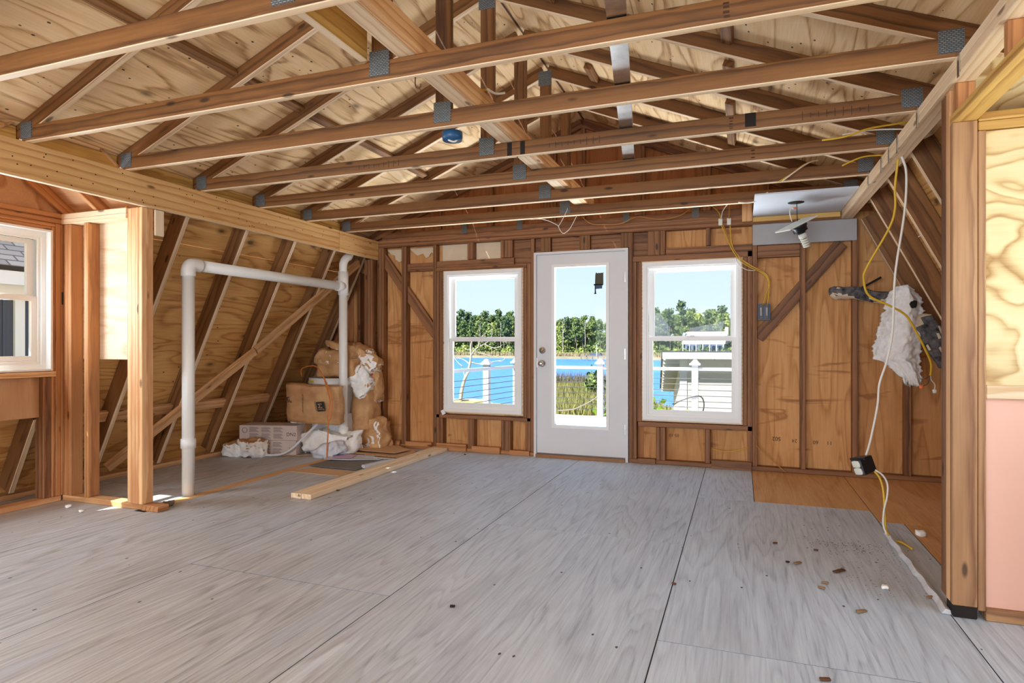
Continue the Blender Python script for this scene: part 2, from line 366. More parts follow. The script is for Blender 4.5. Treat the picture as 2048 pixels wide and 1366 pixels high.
def lathe(name, prof, mat, M, parent=None, seg=20):
    bm = bmesh.new(); rings = []
    for r, z in prof: rings.append([bm.verts.new((max(r, 1e-4) * math.cos(2 * math.pi * s / seg), max(r, 1e-4) * math.sin(2 * math.pi * s / seg), z)) for s in range(seg)])
    for a, b in zip(rings, rings[1:]):
        for s in range(seg): bm.faces.new([a[s], a[(s + 1) % seg], b[(s + 1) % seg], b[s]])
    bm.faces.new(rings[0][::-1]); bm.faces.new(rings[-1])
    me = finish(bm, mat, True); return obj(name, me, M, parent)
def T(x, y, z): return Matrix.Translation((x, y, z))
def lump(name, size, M, mat, parent=None, amp=.03, scale=4, seed=0, cuts=7, boxy=.75, second=None):
    """soft crumpled body: a rounded subdivided box pushed about by noise"""
    bm = bmesh.new(); bmesh.ops.create_cube(bm, size=2); bmesh.ops.subdivide_edges(bm, edges=bm.edges[:], cuts=cuts, use_grid_fill=True)
    h = Vector(size) / 2; sd = Vector((seed * 7.3, seed * 3.1, seed * 5.7))
    for v in bm.verts:
        p = v.co; s = p.normalized() * 1.25; q = p.lerp(s, 1 - boxy)
        w = Vector((q.x * h.x, q.y * h.y, q.z * h.z))
        n = noise.noise_vector(w * scale + sd) + .5 * noise.noise_vector(w * scale * 2.7 + sd) + .25 * noise.noise_vector(w * scale * 6.1 + sd)
        v.co = w + n * amp
    mats = [mat]
    if second:
        mats = [mat, second[0]]; bm.normal_update()
        for f in bm.faces:
            if f.normal.dot(Vector(second[1])) > .55: f.material_index = 1
    return obj(name, finish(bm, mats, True), M, parent)
def text_mesh(body, size, mat, extrude=.0005):
    c = bpy.data.curves.new('text', 'FONT'); c.body = body; c.size = size; c.align_x = 'CENTER'; c.align_y = 'CENTER'; c.extrude = extrude
    o = bpy.data.objects.new('text', c); COL.objects.link(o)
    me = bpy.data.meshes.new_from_object(o.evaluated_get(bpy.context.evaluated_depsgraph_get()))
    bpy.data.objects.remove(o); me.materials.clear(); me.materials.append(MATS[mat]); return me

def faint_print(length, h, mat, seed):
    """illegible small print: a row of short strokes of uneven length"""
    rr = random.Random(seed); bm = bmesh.new(); x = -length / 2
    while x < length / 2:
        w = rr.uniform(.3, .8) * h; y0 = -h / 2 * rr.uniform(.6, 1); abox(bm, x, x + w * .5, y0, h / 2 * rr.uniform(.6, 1), 0, .003); x += w * rr.uniform(.8, 1.6)
    return finish(bm, mat)
# ================================================================== THE SETTING
RX = -1.485                                   # ridge line x
def mir(x): return 2 * RX - x
YB = {k: 1.775 + .61 * (k - 1) for k in range(-1, 8)}        # rear face of each truss
REAR = -4.6
SL = .4167                                    # upper roof pitch
def roofz(x): return 2.438 + SL * (x + 3.8) if x < RX else 2.438 + SL * (mir(x) + 3.8)

# ---- floor: weathered plywood sheets, joints filled dark in place of shade
floor = setting('floor')
bx('subfloor', -5.25, 2.3, REAR, 6.2, -.20, -.0014, 'char', floor)  # near-black top fills the sheet joints, standing in for their shade
def fl(x0, x1, y0, y1, mat, g=.0026, top=0.0):
    bx('plywood_sheet', x0 + g, x1 - g, y0 + g, y1 - g, -.018, top, mat, floor, bev=0, axis=1)
for y0, y1 in ((REAR, -1.22), (-1.22, 1.21), (1.21, 3.65), (3.65, 6.0)): fl(-1.493, -.305, y0, y1, 'floor_ply')
for y0, y1, m in ((REAR, -2.44), (-2.44, 0), (0, 2.442), (2.442, 4.88), (4.88, 6.0)) and [(REAR, -2.44, 'floor_ply'), (-2.44, 0, 'floor_ply'), (0, 2.442, 'floor_ply'), (2.442, 4.88, 'floor_ply'), (4.88, 6.0, 'floor_ply')]:
    fl(-2.68, -1.493, y0, y1, m)
for y0, y1 in ((REAR, -1.22), (-1.22, 1.22), (1.22, 3.66), (3.66, 6.0)): fl(-3.80, -2.68, y0, y1, 'floor_ply')
fl(-3.90, -3.80, REAR, 3.08, 'floor_ply'); fl(-3.90, -3.80, 3.2, 6.0, 'floor_ply_new')
for y0, y1 in ((REAR, -1.22), (-1.22, 1.22), (1.22, 3.66), (3.66, 6.0)): fl(-5.2, -3.90, y0, y1, 'floor_ply')
for y0, y1 in ((REAR, -2.44), (-2.44, 0), (0, 2.437), (2.437, 4.82)): fl(-.305, .83, y0, y1, 'floor_ply')
fl(-.305, .09, 4.82, 6.0, 'floor_ply'); fl(.09, .83, 4.82, 6.0, 'floor_ply_new')
fl(.83, 2.2, REAR, 1.2, 'floor_ply'); fl(.83, 2.2, 1.2, 3.16, 'floor_ply'); fl(.83, 2.2, 4.55, 6.0, 'floor_ply_new'); fl(.97, 2.2, 3.16, 4.55, 'floor_ply_new'); fl(.83, .97, 3.16, 4.55, 'floor_ply')

# ---- back wall
wall_back = setting('wall_back')
YS, YE = 6.0, 6.09
def st(x0, x1, z0, z1, mat='lumber_red', name='stud', y0=YS, y1=YE, axis=None): return bx(name, x0, x1, y0, y1, z0, z1, mat, wall_back, axis=axis)
def sheet_back(pts, mat='wall_ply'):
    xs = [p[0] for p in pts]; zs = [p[1] for p in pts]; c = ((min(xs) + max(xs)) / 2, (min(zs) + max(zs)) / 2)
    bm = bmesh.new(); prism(bm, [(p[1] - c[1], c[0] - p[0]) for p in pts], (-.006, .006), 2)   # local x = up (grain)
    return obj('plywood_sheet', finish(bm, mat), basis((c[0], YE + .0065, c[1]), (0, 0, 1), (0, -1, 0)), wall_back)
def slopeL(z, off=.16): return -3.98 + (z - 2.09) / 2 - off
def slopeR(z, off=.16): return mir(slopeL(z, off))
sheet_back([(slopeL(0), 0), (-4.2, 0), (-4.2, 1.95), (slopeL(1.95), 1.95)], 'wall_ply_red')
sheet_back([(-4.2, 0), (-2.995, 0), (-2.995, 2.29), (slopeL(2.29), 2.29), (slopeL(1.95), 1.95), (-4.2, 1.95)])
sheet_back([(-2.995, 0), (-2.105, 0), (-2.105, .43), (-2.995, .43)]); sheet_back([(-2.995, 1.91), (-2.105, 1.91), (-2.105, 2.29), (-2.995, 2.29)])
sheet_back([(-2.105, 0), (-1.978, 0), (-1.978, 2.29), (-2.105, 2.29)], 'wall_ply_red')
sheet_back([(-1.978, 2.06), (-1.018, 2.06), (-1.018, 2.29), (-1.978, 2.29)], 'wall_ply_red')
sheet_back([(-1.018, 0), (-.885, 0), (-.885, 2.29), (-1.018, 2.29)], 'wall_ply_red')
sheet_back([(-.885, 0), (.005, 0), (.005, .43), (-.885, .43)]); sheet_back([(-.885, 1.91), (.005, 1.91), (.005, 2.29), (-.885, 2.29)])
sheet_back([(.005, 0), (.92, 0), (.92, 2.29), (.005, 2.29)]); sheet_back([(.92, 0), (slopeR(0), 0), (slopeR(2.29), 2.29), (.92, 2.29)])
# gable above the plates: three sheets
for x0, x1 in ((-4.06, -2.7), (-2.7, -1.49), (-1.49, -.27), (-.27, mir(-4.06))):
    pts = [(x0, 2.29), (x1, 2.29), (x1, roofz(x1))]
    if x0 < RX < x1: pts.append((RX, roofz(RX)))
    pts.append((x0, roofz(x0))); sheet_back(pts, 'wall_ply_red')
# plates
for z0, z1 in ((2.218, 2.256), (2.257, 2.295)): st(-3.85, .90, z0, z1, 'lumber_red', 'top_plate')
st(-4.95, -1.978, 0, .038, 'lumber_orange', 'sole_plate'); st(-1.018, 2.0, 0, .038, 'lumber_red', 'sole_plate')
# full height studs
for x0, x1 in ((-3.832, -3.75), (-3.522, -3.46), (-3.132, -3.096), (-2.013, -1.977), (-1.016, -.980), (.097, .135), (.490, .532), (.897, .94)): st(x0, x1, .039, 2.217)
st(-4.36, -4.32, .039, 1.50); st(-4.10, -4.06, .039, 1.95); st(1.285, 1.333, .039, 1.40); st(1.66, 1.70, .039, .66)
bx('corner_post', -3.952, -3.85, 5.925, 5.997, 0, 2.083, 'lumber_red', wall_back)
# jack studs and rough openings
for x0, x1, z0, z1 in ((-3.094, -3.052, .039, 1.924), (-3.05, -3.012, .386, 1.924), (-2.098, -2.058, .386, 1.924), (-2.056, -2.015, .039, 1.965), (-.978, -.942, .039, 1.93), (-.938, -.892, .40, 1.93), (.014, .052, .40, 1.93), (.055, .095, .039, 1.985)):
    st(x0, x1, z0, z1, 'lumber_red', 'jack_stud')
st(-3.094, -2.058, 1.926, 1.964, 'lumber_red', 'header'); st(-3.094, -2.20, 1.966, 2.036, 'lumber_red', 'header', 6.01); st(-.978, .095, 1.932, 1.985, 'lumber_red', 'header')
st(-.67, .095, 1.987, 2.05, 'lumber_red', 'header', 6.01)
for x0, x1 in ((-2.723, -2.652), (-2.345, -2.306), (-2.304, -2.215)): st(x0, x1, 2.038, 2.217, 'lumber_red', 'cripple_stud', axis=2)
for x0, x1 in ((-1.907, -1.805), (-1.504, -1.40), (-1.09, -.986)): st(x0, x1, 2.075, 2.217, 'lumber', 'cripple_stud', axis=2)
for x0, x1 in ((-.837, -.72), (-.718, -.675), (-.304, -.267)): st(x0, x1, 2.052 if x0 > -.5 else 1.987, 2.217, 'lumber_red', 'cripple_stud', axis=2)
for x0, x1, z0 in ((-2.213, -1.909, 1.97), (-1.803, -1.506, 2.075), (-1.398, -1.092, 2.075), (-.984, -.839, 1.99)): st(x0, x1, z0, 2.217, 'lumber_red', 'header_board', 6.045, 6.083, axis=0)
for x0, x1 in ((-3.05, -2.725), (-2.65, -2.347)): st(x0, x1, 2.038, 2.217, 'tyvek', 'paper_facing', 6.068, 6.078)
for pts in ([(-3.74, 2.2), (-3.53, 2.2), (-3.53, 2.10), (-3.585, 2.055), (-3.64, 2.09), (-3.645, 2.135), (-3.70, 2.15)], [(-3.455, 2.2), (-3.14, 2.2), (-3.14, 2.13), (-3.19, 2.145), (-3.22, 2.10), (-3.255, 2.09), (-3.29, 2.14), (-3.36, 2.12), (-3.40, 2.15)]):
    polyobj('torn_paper', pts, (6.072, 6.076), 1, 'tyvek', wall_back)
# sills and cripples under the windows
st(-3.10, -2.016, .347, .385, 'lumber_red', 'rough_sill'); st(-.928, .095, .352, .398, 'lumber_red', 'rough_sill')
for x0, x1 in ((-3.051, -3.013), (-2.72, -2.648), (-2.34, -2.306), (-2.303, -2.238)): st(x0, x1, .039, .346, 'lumber_red', 'cripple_stud')
for x0, x1 in ((-.757, -.72), (-.718, -.673), (-.314, -.267)): st(x0, x1, .039, .351, 'lumber_red', 'cripple_stud')
for x0, x1, z1 in ((-3.795, -3.53, .075), (-3.455, -3.135, .075), (-3.075, -2.725, .078), (-2.66, -2.342, .068), (-2.235, -2.02, .05), (-.257, .09, .078), (-.925, -.76, .05)):
    bx('toe_board', x0, x1, 5.965, 5.998, .001, z1, 'lumber_orange' if x0 < -2 else 'lumber_red', wall_back)
st(-3.455, -3.135, 1.941, 2.025, 'lumber_red', 'blocking', 6.01); st(.138, .488, 1.92, 2.027, 'lumber_red', 'blocking', 6.01)
for a, b in (((-3.80, 6.05, 2.135), (-3.12, 6.05, 1.245)), ((.14, 6.05, 1.20), (.82, 6.05, 2.02))):
    lumber('diagonal_brace', a, b, .11, .03, (0, 0, 1), 'lumber_red', wall_back)
def stamp(body, x, z, size, rot, y=6.0885):
    me = text_mesh(body, size, 'ink_brown', .0003)
    M = basis((x, y, z), (1, 0, 0), (0, -1, 0))
    obj('stamped_print', me, M @ Matrix.Rotation(rot, 4, 'Z'), wall_back)
stamp('S02', .30, .285, .05, math.pi); stamp('24', .45, .275, .045, math.pi); stamp('60', .62, .27, .045, math.pi); stamp('11', .73, .27, .045, math.pi); stamp('05-10', -.60, .27, .04, math.pi)
# gable truss on the end wall
st(-3.80, .83, 2.297, 2.385, 'lumber_red', 'gable_chord', 6.045, 6.083)
for x0, x1 in ((-3.1, -3.06), (-2.49, -2.45), (-1.90, -1.76), (-1.50, -1.46), (-.97, -.87), (-.35, -.262), (.2, .24)):
    st(x0, x1, 2.387, roofz((x0 + x1) / 2) - .06, 'lumber_red', 'gable_stud', 6.045, 6.083)
for x in (-2.78, -2.15, -1.05, -.40): bx('nail_plate', x - .03, x + .03, 6.042, 6.0445, 2.33, 2.43, 'nail_plate', wall_back, bev=0, axis=0)
for s in (0, 1):
    f = mir if s else (lambda x: x)
    lumber('gable_rafter', (f(-3.95), 6.06, roofz(-3.95) - .05), (f(RX - .01), 6.06, roofz(RX - .01) - .05), .089, .04, (0, 0, 1), 'lumber_red', wall_back)

# ---- upper roof (ceiling): plywood sheets over the trusses
ceiling = setting('ceiling')
def roof_sheet(x0, x1, y0, y1):
    for right in (False, True):
        f = mir if right else (lambda x: x)
        a = Vector((f(x0), (y0 + y1) / 2, roofz(x0))); b = Vector((f(x1), (y0 + y1) / 2, roofz(x1)))
        d = (b - a); Ls = d.length; up = Vector((-d.z, 0, d.x)) if not right else Vector((d.z, 0, -d.x))
        M = basis((a + b) / 2 + up.normalized() * .007, (0, 1, 0), up)
        obj('plywood_sheet', boxmesh(y1 - y0 - .003, Ls - .003, .0125, ['roof_ply'], 0), M, ceiling)
XR = [-4.03, -2.90, -1.775, RX]
for r in range(3):
    ys = [REAR, -2.44, 0, 2.4, 4.84, 6.15] if r % 2 == 0 else [REAR, -3.66, -1.22, 1.22, 3.62, 6.06, 6.15]
    for y0, y1 in zip(ys, ys[1:]): roof_sheet(XR[r], XR[r + 1], y0, y1)
bx('ridge_cover', RX - .12, RX + .12, REAR, 6.15, 3.40, 3.43, 'rusty', ceiling)
for k in range(-1, 8):                           # blocking between top chords under the sheet joints, and eave blocking
    y1 = YB[k] - .04; y0 = y1 - .568
    for right in (False, True):
        f = mir if right else (lambda x: x)
        for xx, cut in ((-2.90, .0 if not right else .25), (-1.9, .3)):
            if (k + (1 if right else 0)) % 2 == 0 and xx > -2: continue
            lumber('blocking', (f(xx), y0 + cut, roofz(xx) - .022), (f(xx), y1, roofz(xx) - .022), .038, .06, (SL if right else -SL, 0, 1), 'lumber_rafter', ceiling)
        if 2 <= k: bx('eave_block', min(f(-3.93), f(-3.892)), max(f(-3.93), f(-3.892)), y0 + .001, y1 - .001, 2.297, 2.39, 'lumber_yellow', ceiling)

# ---- steep lower slopes
def steep(name, f, side):
    w = setting(name); sg = -1 if side == 'left' else 1
    upv = Vector((.5 * 1, 0, 1)) if side == 'left' else Vector((-.5, 0, 1))
    dirn = upv.normalized()
    nrm = Vector((2, 0, -1)).normalized() if side == 'left' else Vector((-2, 0, -1)).normalized()   # into the room
    def pt(z, off): return Vector((f(-3.98 + (z - 2.09) / 2), 0, z)) - nrm * off
    def sheet(y0, y1, z0, z1):
        a = pt(z0, .149); b = pt(z1, .149)
        M = basis(Vector((0, (y0 + y1) / 2, 0)) + (a + b) / 2, (0, 1, 0), nrm)
        obj('plywood_sheet', boxmesh(y1 - y0 - .003, (b - a).length - .003, .0125, ['slope_ply'], 0), M, w)
    yc = 3.20 if side == 'left' else 3.15
    for z0, z1, cuts in ((-.07, .80, [yc, 4.88, 6.1]), (.80, 1.88, [yc, 3.66, 6.1]), (1.88, 2.36, [yc, 4.88, 6.1])):
        for a, b in zip(cuts, cuts[1:]): sheet(a, b, z0, z1)
    sheet(1.95, yc, -.05, .85); sheet(2.92, yc, 2.17, 2.36); sheet(1.95, 2.24, 2.17, 2.36)
    for z0, z1 in ((-.05, .8), (.8, 1.88), (1.88, 2.36)):
        for a, b in ((REAR, -2.2), (-2.2, 0), (0, 1.95)):
            if not (z0 == .8 and a == -2.2): sheet(a, b, z0, z1)       # sheet omitted: opening invented for a side lamp behind the camera
    def rafter(yb, z0, z1, name='rafter'):
        p = pt(z0, .0705) + Vector((0, yb - .019, 0)); q = pt(z1, .0705) + Vector((0, yb - .019, 0))
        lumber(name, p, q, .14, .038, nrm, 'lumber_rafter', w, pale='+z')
    for k in range(-1, 8):
        if YB[k] < .4: continue
        if YB[k] < 2.0 or YB[k] > 3.2: rafter(YB[k], .05, 2.285)
        else: rafter(YB[k], .05, .60)
    rafter(5.985, .06, 2.2)
    a = pt(.02, .07)
    bx('sole_plate', a.x - .07, a.x + .07, REAR, 5.93, .001, .039, 'lumber_stud', w)
    for k in range(3, 7):
        p = pt(.53, .07)
        if side == 'left': lumber('blocking', p + Vector((0, YB[k] + .003, 0)), p + Vector((0, YB[k + 1] - .042, 0)), .089, .038, upv, 'lumber_stud', w)
    return w, pt, nrm
wall_left, ptL, nL = steep('wall_left', lambda x: x, 'left')
wall_right, ptR, nR = steep('wall_right', mir, 'right')
a = ptL(2.05, -.021) + Vector((0, 5.86, 0)); b = ptL(.62, -.021) + Vector((0, 4.30, 0)); c = ptL(.12, -.021) + Vector((0, 3.66, 0))
mid = ptL(1.08, -.021) + Vector((0, 4.82, 0))
lumber('diagonal_brace', a, mid + (mid - a).normalized() * -.01, .089, .038, nL.cross(a - mid), 'lumber_stud', wall_left)
lumber('diagonal_brace', mid, c, .089, .038, nL.cross(mid - c), 'lumber_stud', wall_left)

# right side top plate, framing below it, clips
for z0, z1 in ((2.22, 2.257), (2.258, 2.294)): bx('top_plate', .81, .90, REAR + .05, 5.995, z0, z1, 'lumber_pale', wall_right)
for y, z in ((2.916, 2.25), (3.532, 2.25), (3.945, 2.245), (4.154, 2.247), (4.36, 2.245), (4.774, 2.258)):
    polyobj('framing_clip', [(y - .012, z - .05), (y + .012, z - .05), (y + .012, z + .045), (y, z + .06), (y - .012, z + .045)], (.8065, .8095), 0, 'galv', wall_right)
wall_rd = setting('wall_right_dormer')
def rd(name, x0, x1, y0, y1, z0, z1, mat, axis=None): return bx(name, x0, x1, y0, y1, z0, z1, mat, wall_rd, axis=axis)
rd('sole_block', .832, .917, 3.07, 3.158, .001, .049, 'char'); rd('corner_post', .83, .918, 3.07, 3.108, .05, 2.069, 'post_brown')
rd('corner_post', .83, .918, 3.110, 3.158, .05, 2.219, 'lumber_stud'); rd('trimmer_stud', .832, .92, 3.165, 3.235, .05, 2.219, 'lumber_red')
rd('stud', .92, .947, 3.07, 3.158, .039, 2.024, 'post_brown')
rd('flat_header', .83, .919, .9, 3.108, 2.07, 2.107, 'lumber_yellow')
for y in (3.03, 2.50, 1.9): rd('cripple_stud', .832, .90, y, y + .038, 2.108, 2.219, 'lumber_orange', axis=2)
rd('sole_plate', .948, 1.66, 3.07, 3.158, .001, .05, 'post_brown'); 
rd('top_plate', .921, 1.66, 3.07, 3.158, 2.026, 2.062, 'lumber_yellow'); rd('top_plate', .921, 1.66, 3.07, 3.158, 2.064, 2.10, 'lumber_yellow')
rd('plywood_sheet', .948, 1.66, 3.085, 3.097, .97, 2.024, 'yellow_ply', axis=0)
rd('nailer_board', .948, 1.66, 3.071, 3.084, .916, .972, 'lumber_pale'); rd('foam_board', .948, 1.66, 3.088, 3.112, .051, .968, 'pink_foam')
for y0, y1, z0, z1 in ((1.95, 2.0, 0, 2.1), (3.05, 3.069, 0, 2.1), (2.0, 3.05, 0, .95), (2.0, 3.05, 1.95, 2.1)): rd('plywood_sheet', 1.68, 1.70, y0, y1, z0, z1, 'yellow_ply')
rd('plywood_sheet', .92, 1.68, 1.93, 1.95, 0, 2.1, 'yellow_ply', axis=0)

# ---- left dormer
wall_ld = setting('wall_left_dormer')
def ld(name, x0, x1, y0, y1, z0, z1, mat, axis=None): return bx(name, x0, x1, y0, y1, z0, z1, mat, wall_ld, axis=axis)
ld('sole_plate', -4.655, -3.86, 3.11, 3.198, .001, .039, 'lumber_stud')
ld('end_block', -3.855, -3.70, 3.098, 3.188, .001, .040, 'lumber_orange', axis=1)
ld('post', -4.0, -3.965, 3.11, 3.198, .04, 2.083, 'lumber_stud'); ld('post', -3.963, -3.888, 3.102, 3.145, .04, 2.083, 'lumber_stud'); ld('post', -3.886, -3.85, 3.102, 3.19, .04, 2.083, 'lumber_stud')
ld('scab_block', -3.846, -3.83, 3.19, 3.26, 1.90, 2.08, 'lumber_pale', axis=2)
for x0, x1 in ((-4.648, -4.565), (-4.43, -4.39)): ld('stud', x0, x1, 3.11, 3.198, .04, 2.014, 'lumber_orange')
ld('top_plate', -4.655, -4.002, 3.10, 3.19, 2.016, 2.052, 'lumber_pale'); ld('top_plate', -4.655, -4.002, 3.10, 3.19, 2.054, 2.09, 'lumber_pale')
ld('plywood_sheet', -4.655, -4.002, 3.2, 3.212, 1.03, 2.10, 'pale_ply', axis=0)
# window wall of the dormer (faces +x at x = -4.65)
X0, X1 = -4.74, -4.652
for y0, y1 in ((3.060, 3.098), (1.98, 2.018)): ld('stud', X0, X1, y0, y1, .04, 2.014, 'lumber_orange')
ld('corner_stud', X0, X1, 3.1, 3.198, .04, 2.014, 'lumber_orange', axis=2)
for y0, y1, z0, z1 in ((3.032, 3.058, .04, 1.985), (2.02, 2.05, .04, 1.985)): ld('jack_stud', X0, X1, y0, y1, z0, z1, 'lumber_orange')
ld('cripple_stud', X0, X1, 2.975, 3.03, .04, .905, 'lumber_red'); ld('cripple_stud', X0, X1, 2.5, 2.54, .04, .905, 'lumber_red')
ld('header', X0, X1, 2.05, 3.03, 1.955, 1.985, 'lumber_orange'); ld('header', X0, X1, 2.02, 3.058, 1.987, 2.014, 'lumber_orange')
for z0, z1 in ((2.016, 2.052), (2.054, 2.09)): ld('top_plate', X0, X1, 1.98, 3.198, z0, z1, 'lumber_orange')
ld('rough_sill', X0, X1 + .01, 2.03, 3.058, .907, .945, 'lumber_stud'); ld('sole_plate', X0, X1, 1.98, 3.10, .001, .039, 'lumber_stud')
ld('plywood_sheet', -4.70, -4.686, 2.05, 2.972, .62, .905, 'panel_ply', axis=2)
ld('black_clip', -4.651, -4.647, 3.10, 3.135, 1.43, 1.52, 'black_plastic')
for y0, y1, z0, z1 in ((3.05, 3.2, .8, 2.1), (1.95, 2.03, .8, 2.1), (2.03, 3.05, 1.95, 2.1), (2.03, 3.05, .80, .95)): ld('plywood_sheet', -4.765, -4.745, y0, y1, z0, z1, 'panel_ply', axis=2)
ld('plywood_sheet', -4.76, -3.9, 1.95, 1.962, .6, 2.1, 'panel_ply', axis=0)
# gable of the dormers with their little roofs
def dormer_roof(par, f, mat, xo, xi):
    yr, zr = 2.58, 2.09 + .72 * .62
    bm = bmesh.new(); prism(bm, [(1.96, 2.092), (3.20, 2.092), (yr, zr + .02)], (min(f(xo - .02), f(xo)), max(f(xo - .02), f(xo))), 0)
    obj('gable_sheet', finish(bm, mat), Matrix.Identity(4), par)
    for s in (-1, 1):
        ye = yr + s * .66; a = Vector((0, yr, zr + .055)); b = Vector((0, ye, zr + .055 - .72 * .66)); d = b - a
        xc = (f(xo - .1) + f(xi)) / 2
        xc = (f(xo - .65) + f(xi)) / 2
        M = basis(Vector((xc, 0, 0)) + (a + b) / 2, (1, 0, 0), Vector((0, .72 * s, 1)))
        obj('plywood_sheet', boxmesh(abs(xi - xo + .65), d.length, .012, [mat], 0), M, par)  # unseen overhang lengthened to shade the window from the sun
        for xx in ((xo + .025, xo + .38) if s > 0 else (xo + .025,)):
            off = Vector((f(xx), 0, -.055))
            lumber('rafter', off + a + Vector((0, s * .02, -.0)), off + b + Vector((0, -s * .05, .036)), .089, .038, (0, 0, 1), 'lumber_orange', par)
dormer_roof(wall_ld, lambda x: x, 'panel_ply', -4.70, -3.88)
dormer_roof(wall_rd, mir, 'yellow_ply', -4.66, -3.88)

# ---- rear wall behind the camera, with an opening invented to hold a lamp
wall_rear = setting('wall_rear')
for x0, x1, z0, z1 in ((-5.2, -3.8, -.0, 2.3), (.8, 2.2, 0, 2.3), (-3.8, .8, 0, .35), (-3.8, .8, 2.15, 3.4)): bx('plywood_sheet', x0, x1, REAR - .03, REAR - .01, z0, z1, 'wall_ply', wall_rear)
for x in (-3.78, -1.5, .76): bx('stud', x - .02, x + .02, REAR - .01, REAR + .03, 0, 2.15, 'lumber_red', wall_rear)

# ---- windows and door
def ring(bm, x0, x1, z0, z1, wl, wr, wb, wt, y0, y1):
    abox(bm, x0, x0 + wl, y0, y1, z0, z1); abox(bm, x1 - wr, x1, y0, y1, z0, z1)
    abox(bm, x0 + wl, x1 - wr, y0, y1, z0, z0 + wb); abox(bm, x0 + wl, x1 - wr, y0, y1, z1 - wt, z1)
def window(name, w, h, M, deep=0.0, label=None):
    """double hung vinyl window, local x across, y outwards, z up, origin at lower left inner corner"""
    o = bpy.data.objects.new(name, None); link(o, M); o['kind'] = 'structure'
    def part(nm, fn, mat, par=None):
        bm = bmesh.new(); fn(bm)
        return obj(nm, finish(bm, mat), M, par or o)
    part('frame', lambda b: (ring(b, 0, w, 0, h, .035, .03, .035, .04, deep, deep + .085), ring(b, .035, w - .03, .035, h - .04, .016, .016, .02, .018, deep + .012, deep + .03)), 'vinyl')
    if deep: part('jamb_liner', lambda b: ring(b, -.012, w + .012, -.012, h + .012, .014, .014, .014, .014, -.004, deep + .002), 'vinyl')
    zm = h * .515
    us = part('upper_sash', lambda b: ring(b, .05, w - .045, zm - .015, h - .057, .055, .05, .04, .035, deep + .055, deep + .08), 'vinyl')
    ls = part('lower_sash', lambda b: (ring(b, .045, w - .04, .05, zm + .012, .048, .045, .045, .034, deep + .022, deep + .05),), 'vinyl')
    part('pane', lambda b: abox(b, .10, w - .09, deep + .066, deep + .069, zm + .02, h - .088), 'glass', us)
    part('pane', lambda b: abox(b, .088, w - .08, deep + .035, deep + .038, .09, zm - .015), 'glass', ls)
    part('sash_lock', lambda b: (abox(b, w / 2 - .035, w / 2 + .035, deep + .022, deep + .045, zm + .012, zm + .022), abox(b, w / 2 - .008, w / 2 + .03, deep + .02, deep + .04, zm + .022, zm + .03)), 'vinyl_cool')
    return o
w1 = window('window_1', .882, 1.497, T(-2.990, 5.985, .42))
w2 = window('window_2', .886, 1.497, T(-.882, 5.985, .422))
w3 = window('window_3', .98, .985, T(-4.652, 2.045, .962) @ Matrix.Rotation(R(90), 4, 'Z'), deep=.05)
bm = bmesh.new(); ring(bm, -.02, .902, -.015, 1.512, .02, .02, .018, .018, .02, .05)
obj('brick_mould', finish(bm, 'lumber_pale'), WM[w1], w1); bm = bmesh.new(); ring(bm, -.02, .906, -.015, 1.512, .02, .02, .018, .018, .02, .05); obj('brick_mould', finish(bm, 'lumber_pale'), WM[w2], w2)
tilt = bmesh.new(); abox(tilt, -.03, .01, -.012, 0, -.03, .02); obj('loose_tab', finish(tilt, 'vinyl'), WM[w1] @ Matrix.Rotation(R(-25), 4, 'Y'), w1)
for pts in ([(.095, 1.03), (.10, .80), (.20, .775), (.25, .80), (.235, .90), (.17, 1.0)], [(.44, .785), (.43, .87), (.60, .90), (.74, .935), (.72, .85), (.64, .785)]):
    bm = bmesh.new(); prism(bm, pts, (.062, .063), 1); obj('pale_patch', finish(bm, 'pale_sheer'), WM[w2], w2)  # pale translucent patches laid on the upper pane

door = bpy.data.objects.new('door_1', None); DM = T(-1.974, 5.975, 0); link(door, DM); door['kind'] = 'structure'
def dpart(nm, fn, mat, par=None):
    bm = bmesh.new(); fn(bm); return obj(nm, finish(bm, mat), DM, par or door)
dpart('door_frame', lambda b: ring(b, 0, .954, -.0, 2.068, .026, .026, .001, .024, 0, .11), 'door_paint')
slab = dpart('door_slab', lambda b: ring(b, .029, .925, .042, 2.042, .165, .165, .268, .112, .018, .058), 'door_paint')
dpart('lite_frame', lambda b: (ring(b, .185, .769, .30, 1.938, .030, .030, .026, .028, .008, .07),), 'vinyl', slab)
dpart('pane', lambda b: abox(b, .205, .75, .035, .041, .31, 1.92), 'glass', slab)
dpart('threshold', lambda b: abox(b, .027, .927, -.03, .11, .001, .030), 'threshold')
for z in (1.79, 1.045, .315): dpart('hinge', lambda b: (abox(b, .921, .933, .004, .02, z - .05, z + .05),), 'chrome', slab)
RXm = Matrix.Rotation(R(90), 4, 'X')
lathe('deadbolt', [(.034, 0), (.034, .008), (.026, .014), (.012, .016), (.011, .030)], 'chrome', T(-1.974 + .087, 5.993, 1.078) @ RXm, slab)
k = lathe('door_knob', [(.035, 0), (.035, .006), (.014, .012), (.013, .03), (.026, .04), (.030, .052), (.024, .064), (.008, .068)], 'chrome', T(-1.974 + .085, 5.993, .945) @ RXm, slab)
dpart('latch_plate', lambda b: abox(b, .026, .034, .012, .02, .90, 1.0), 'chrome', slab)

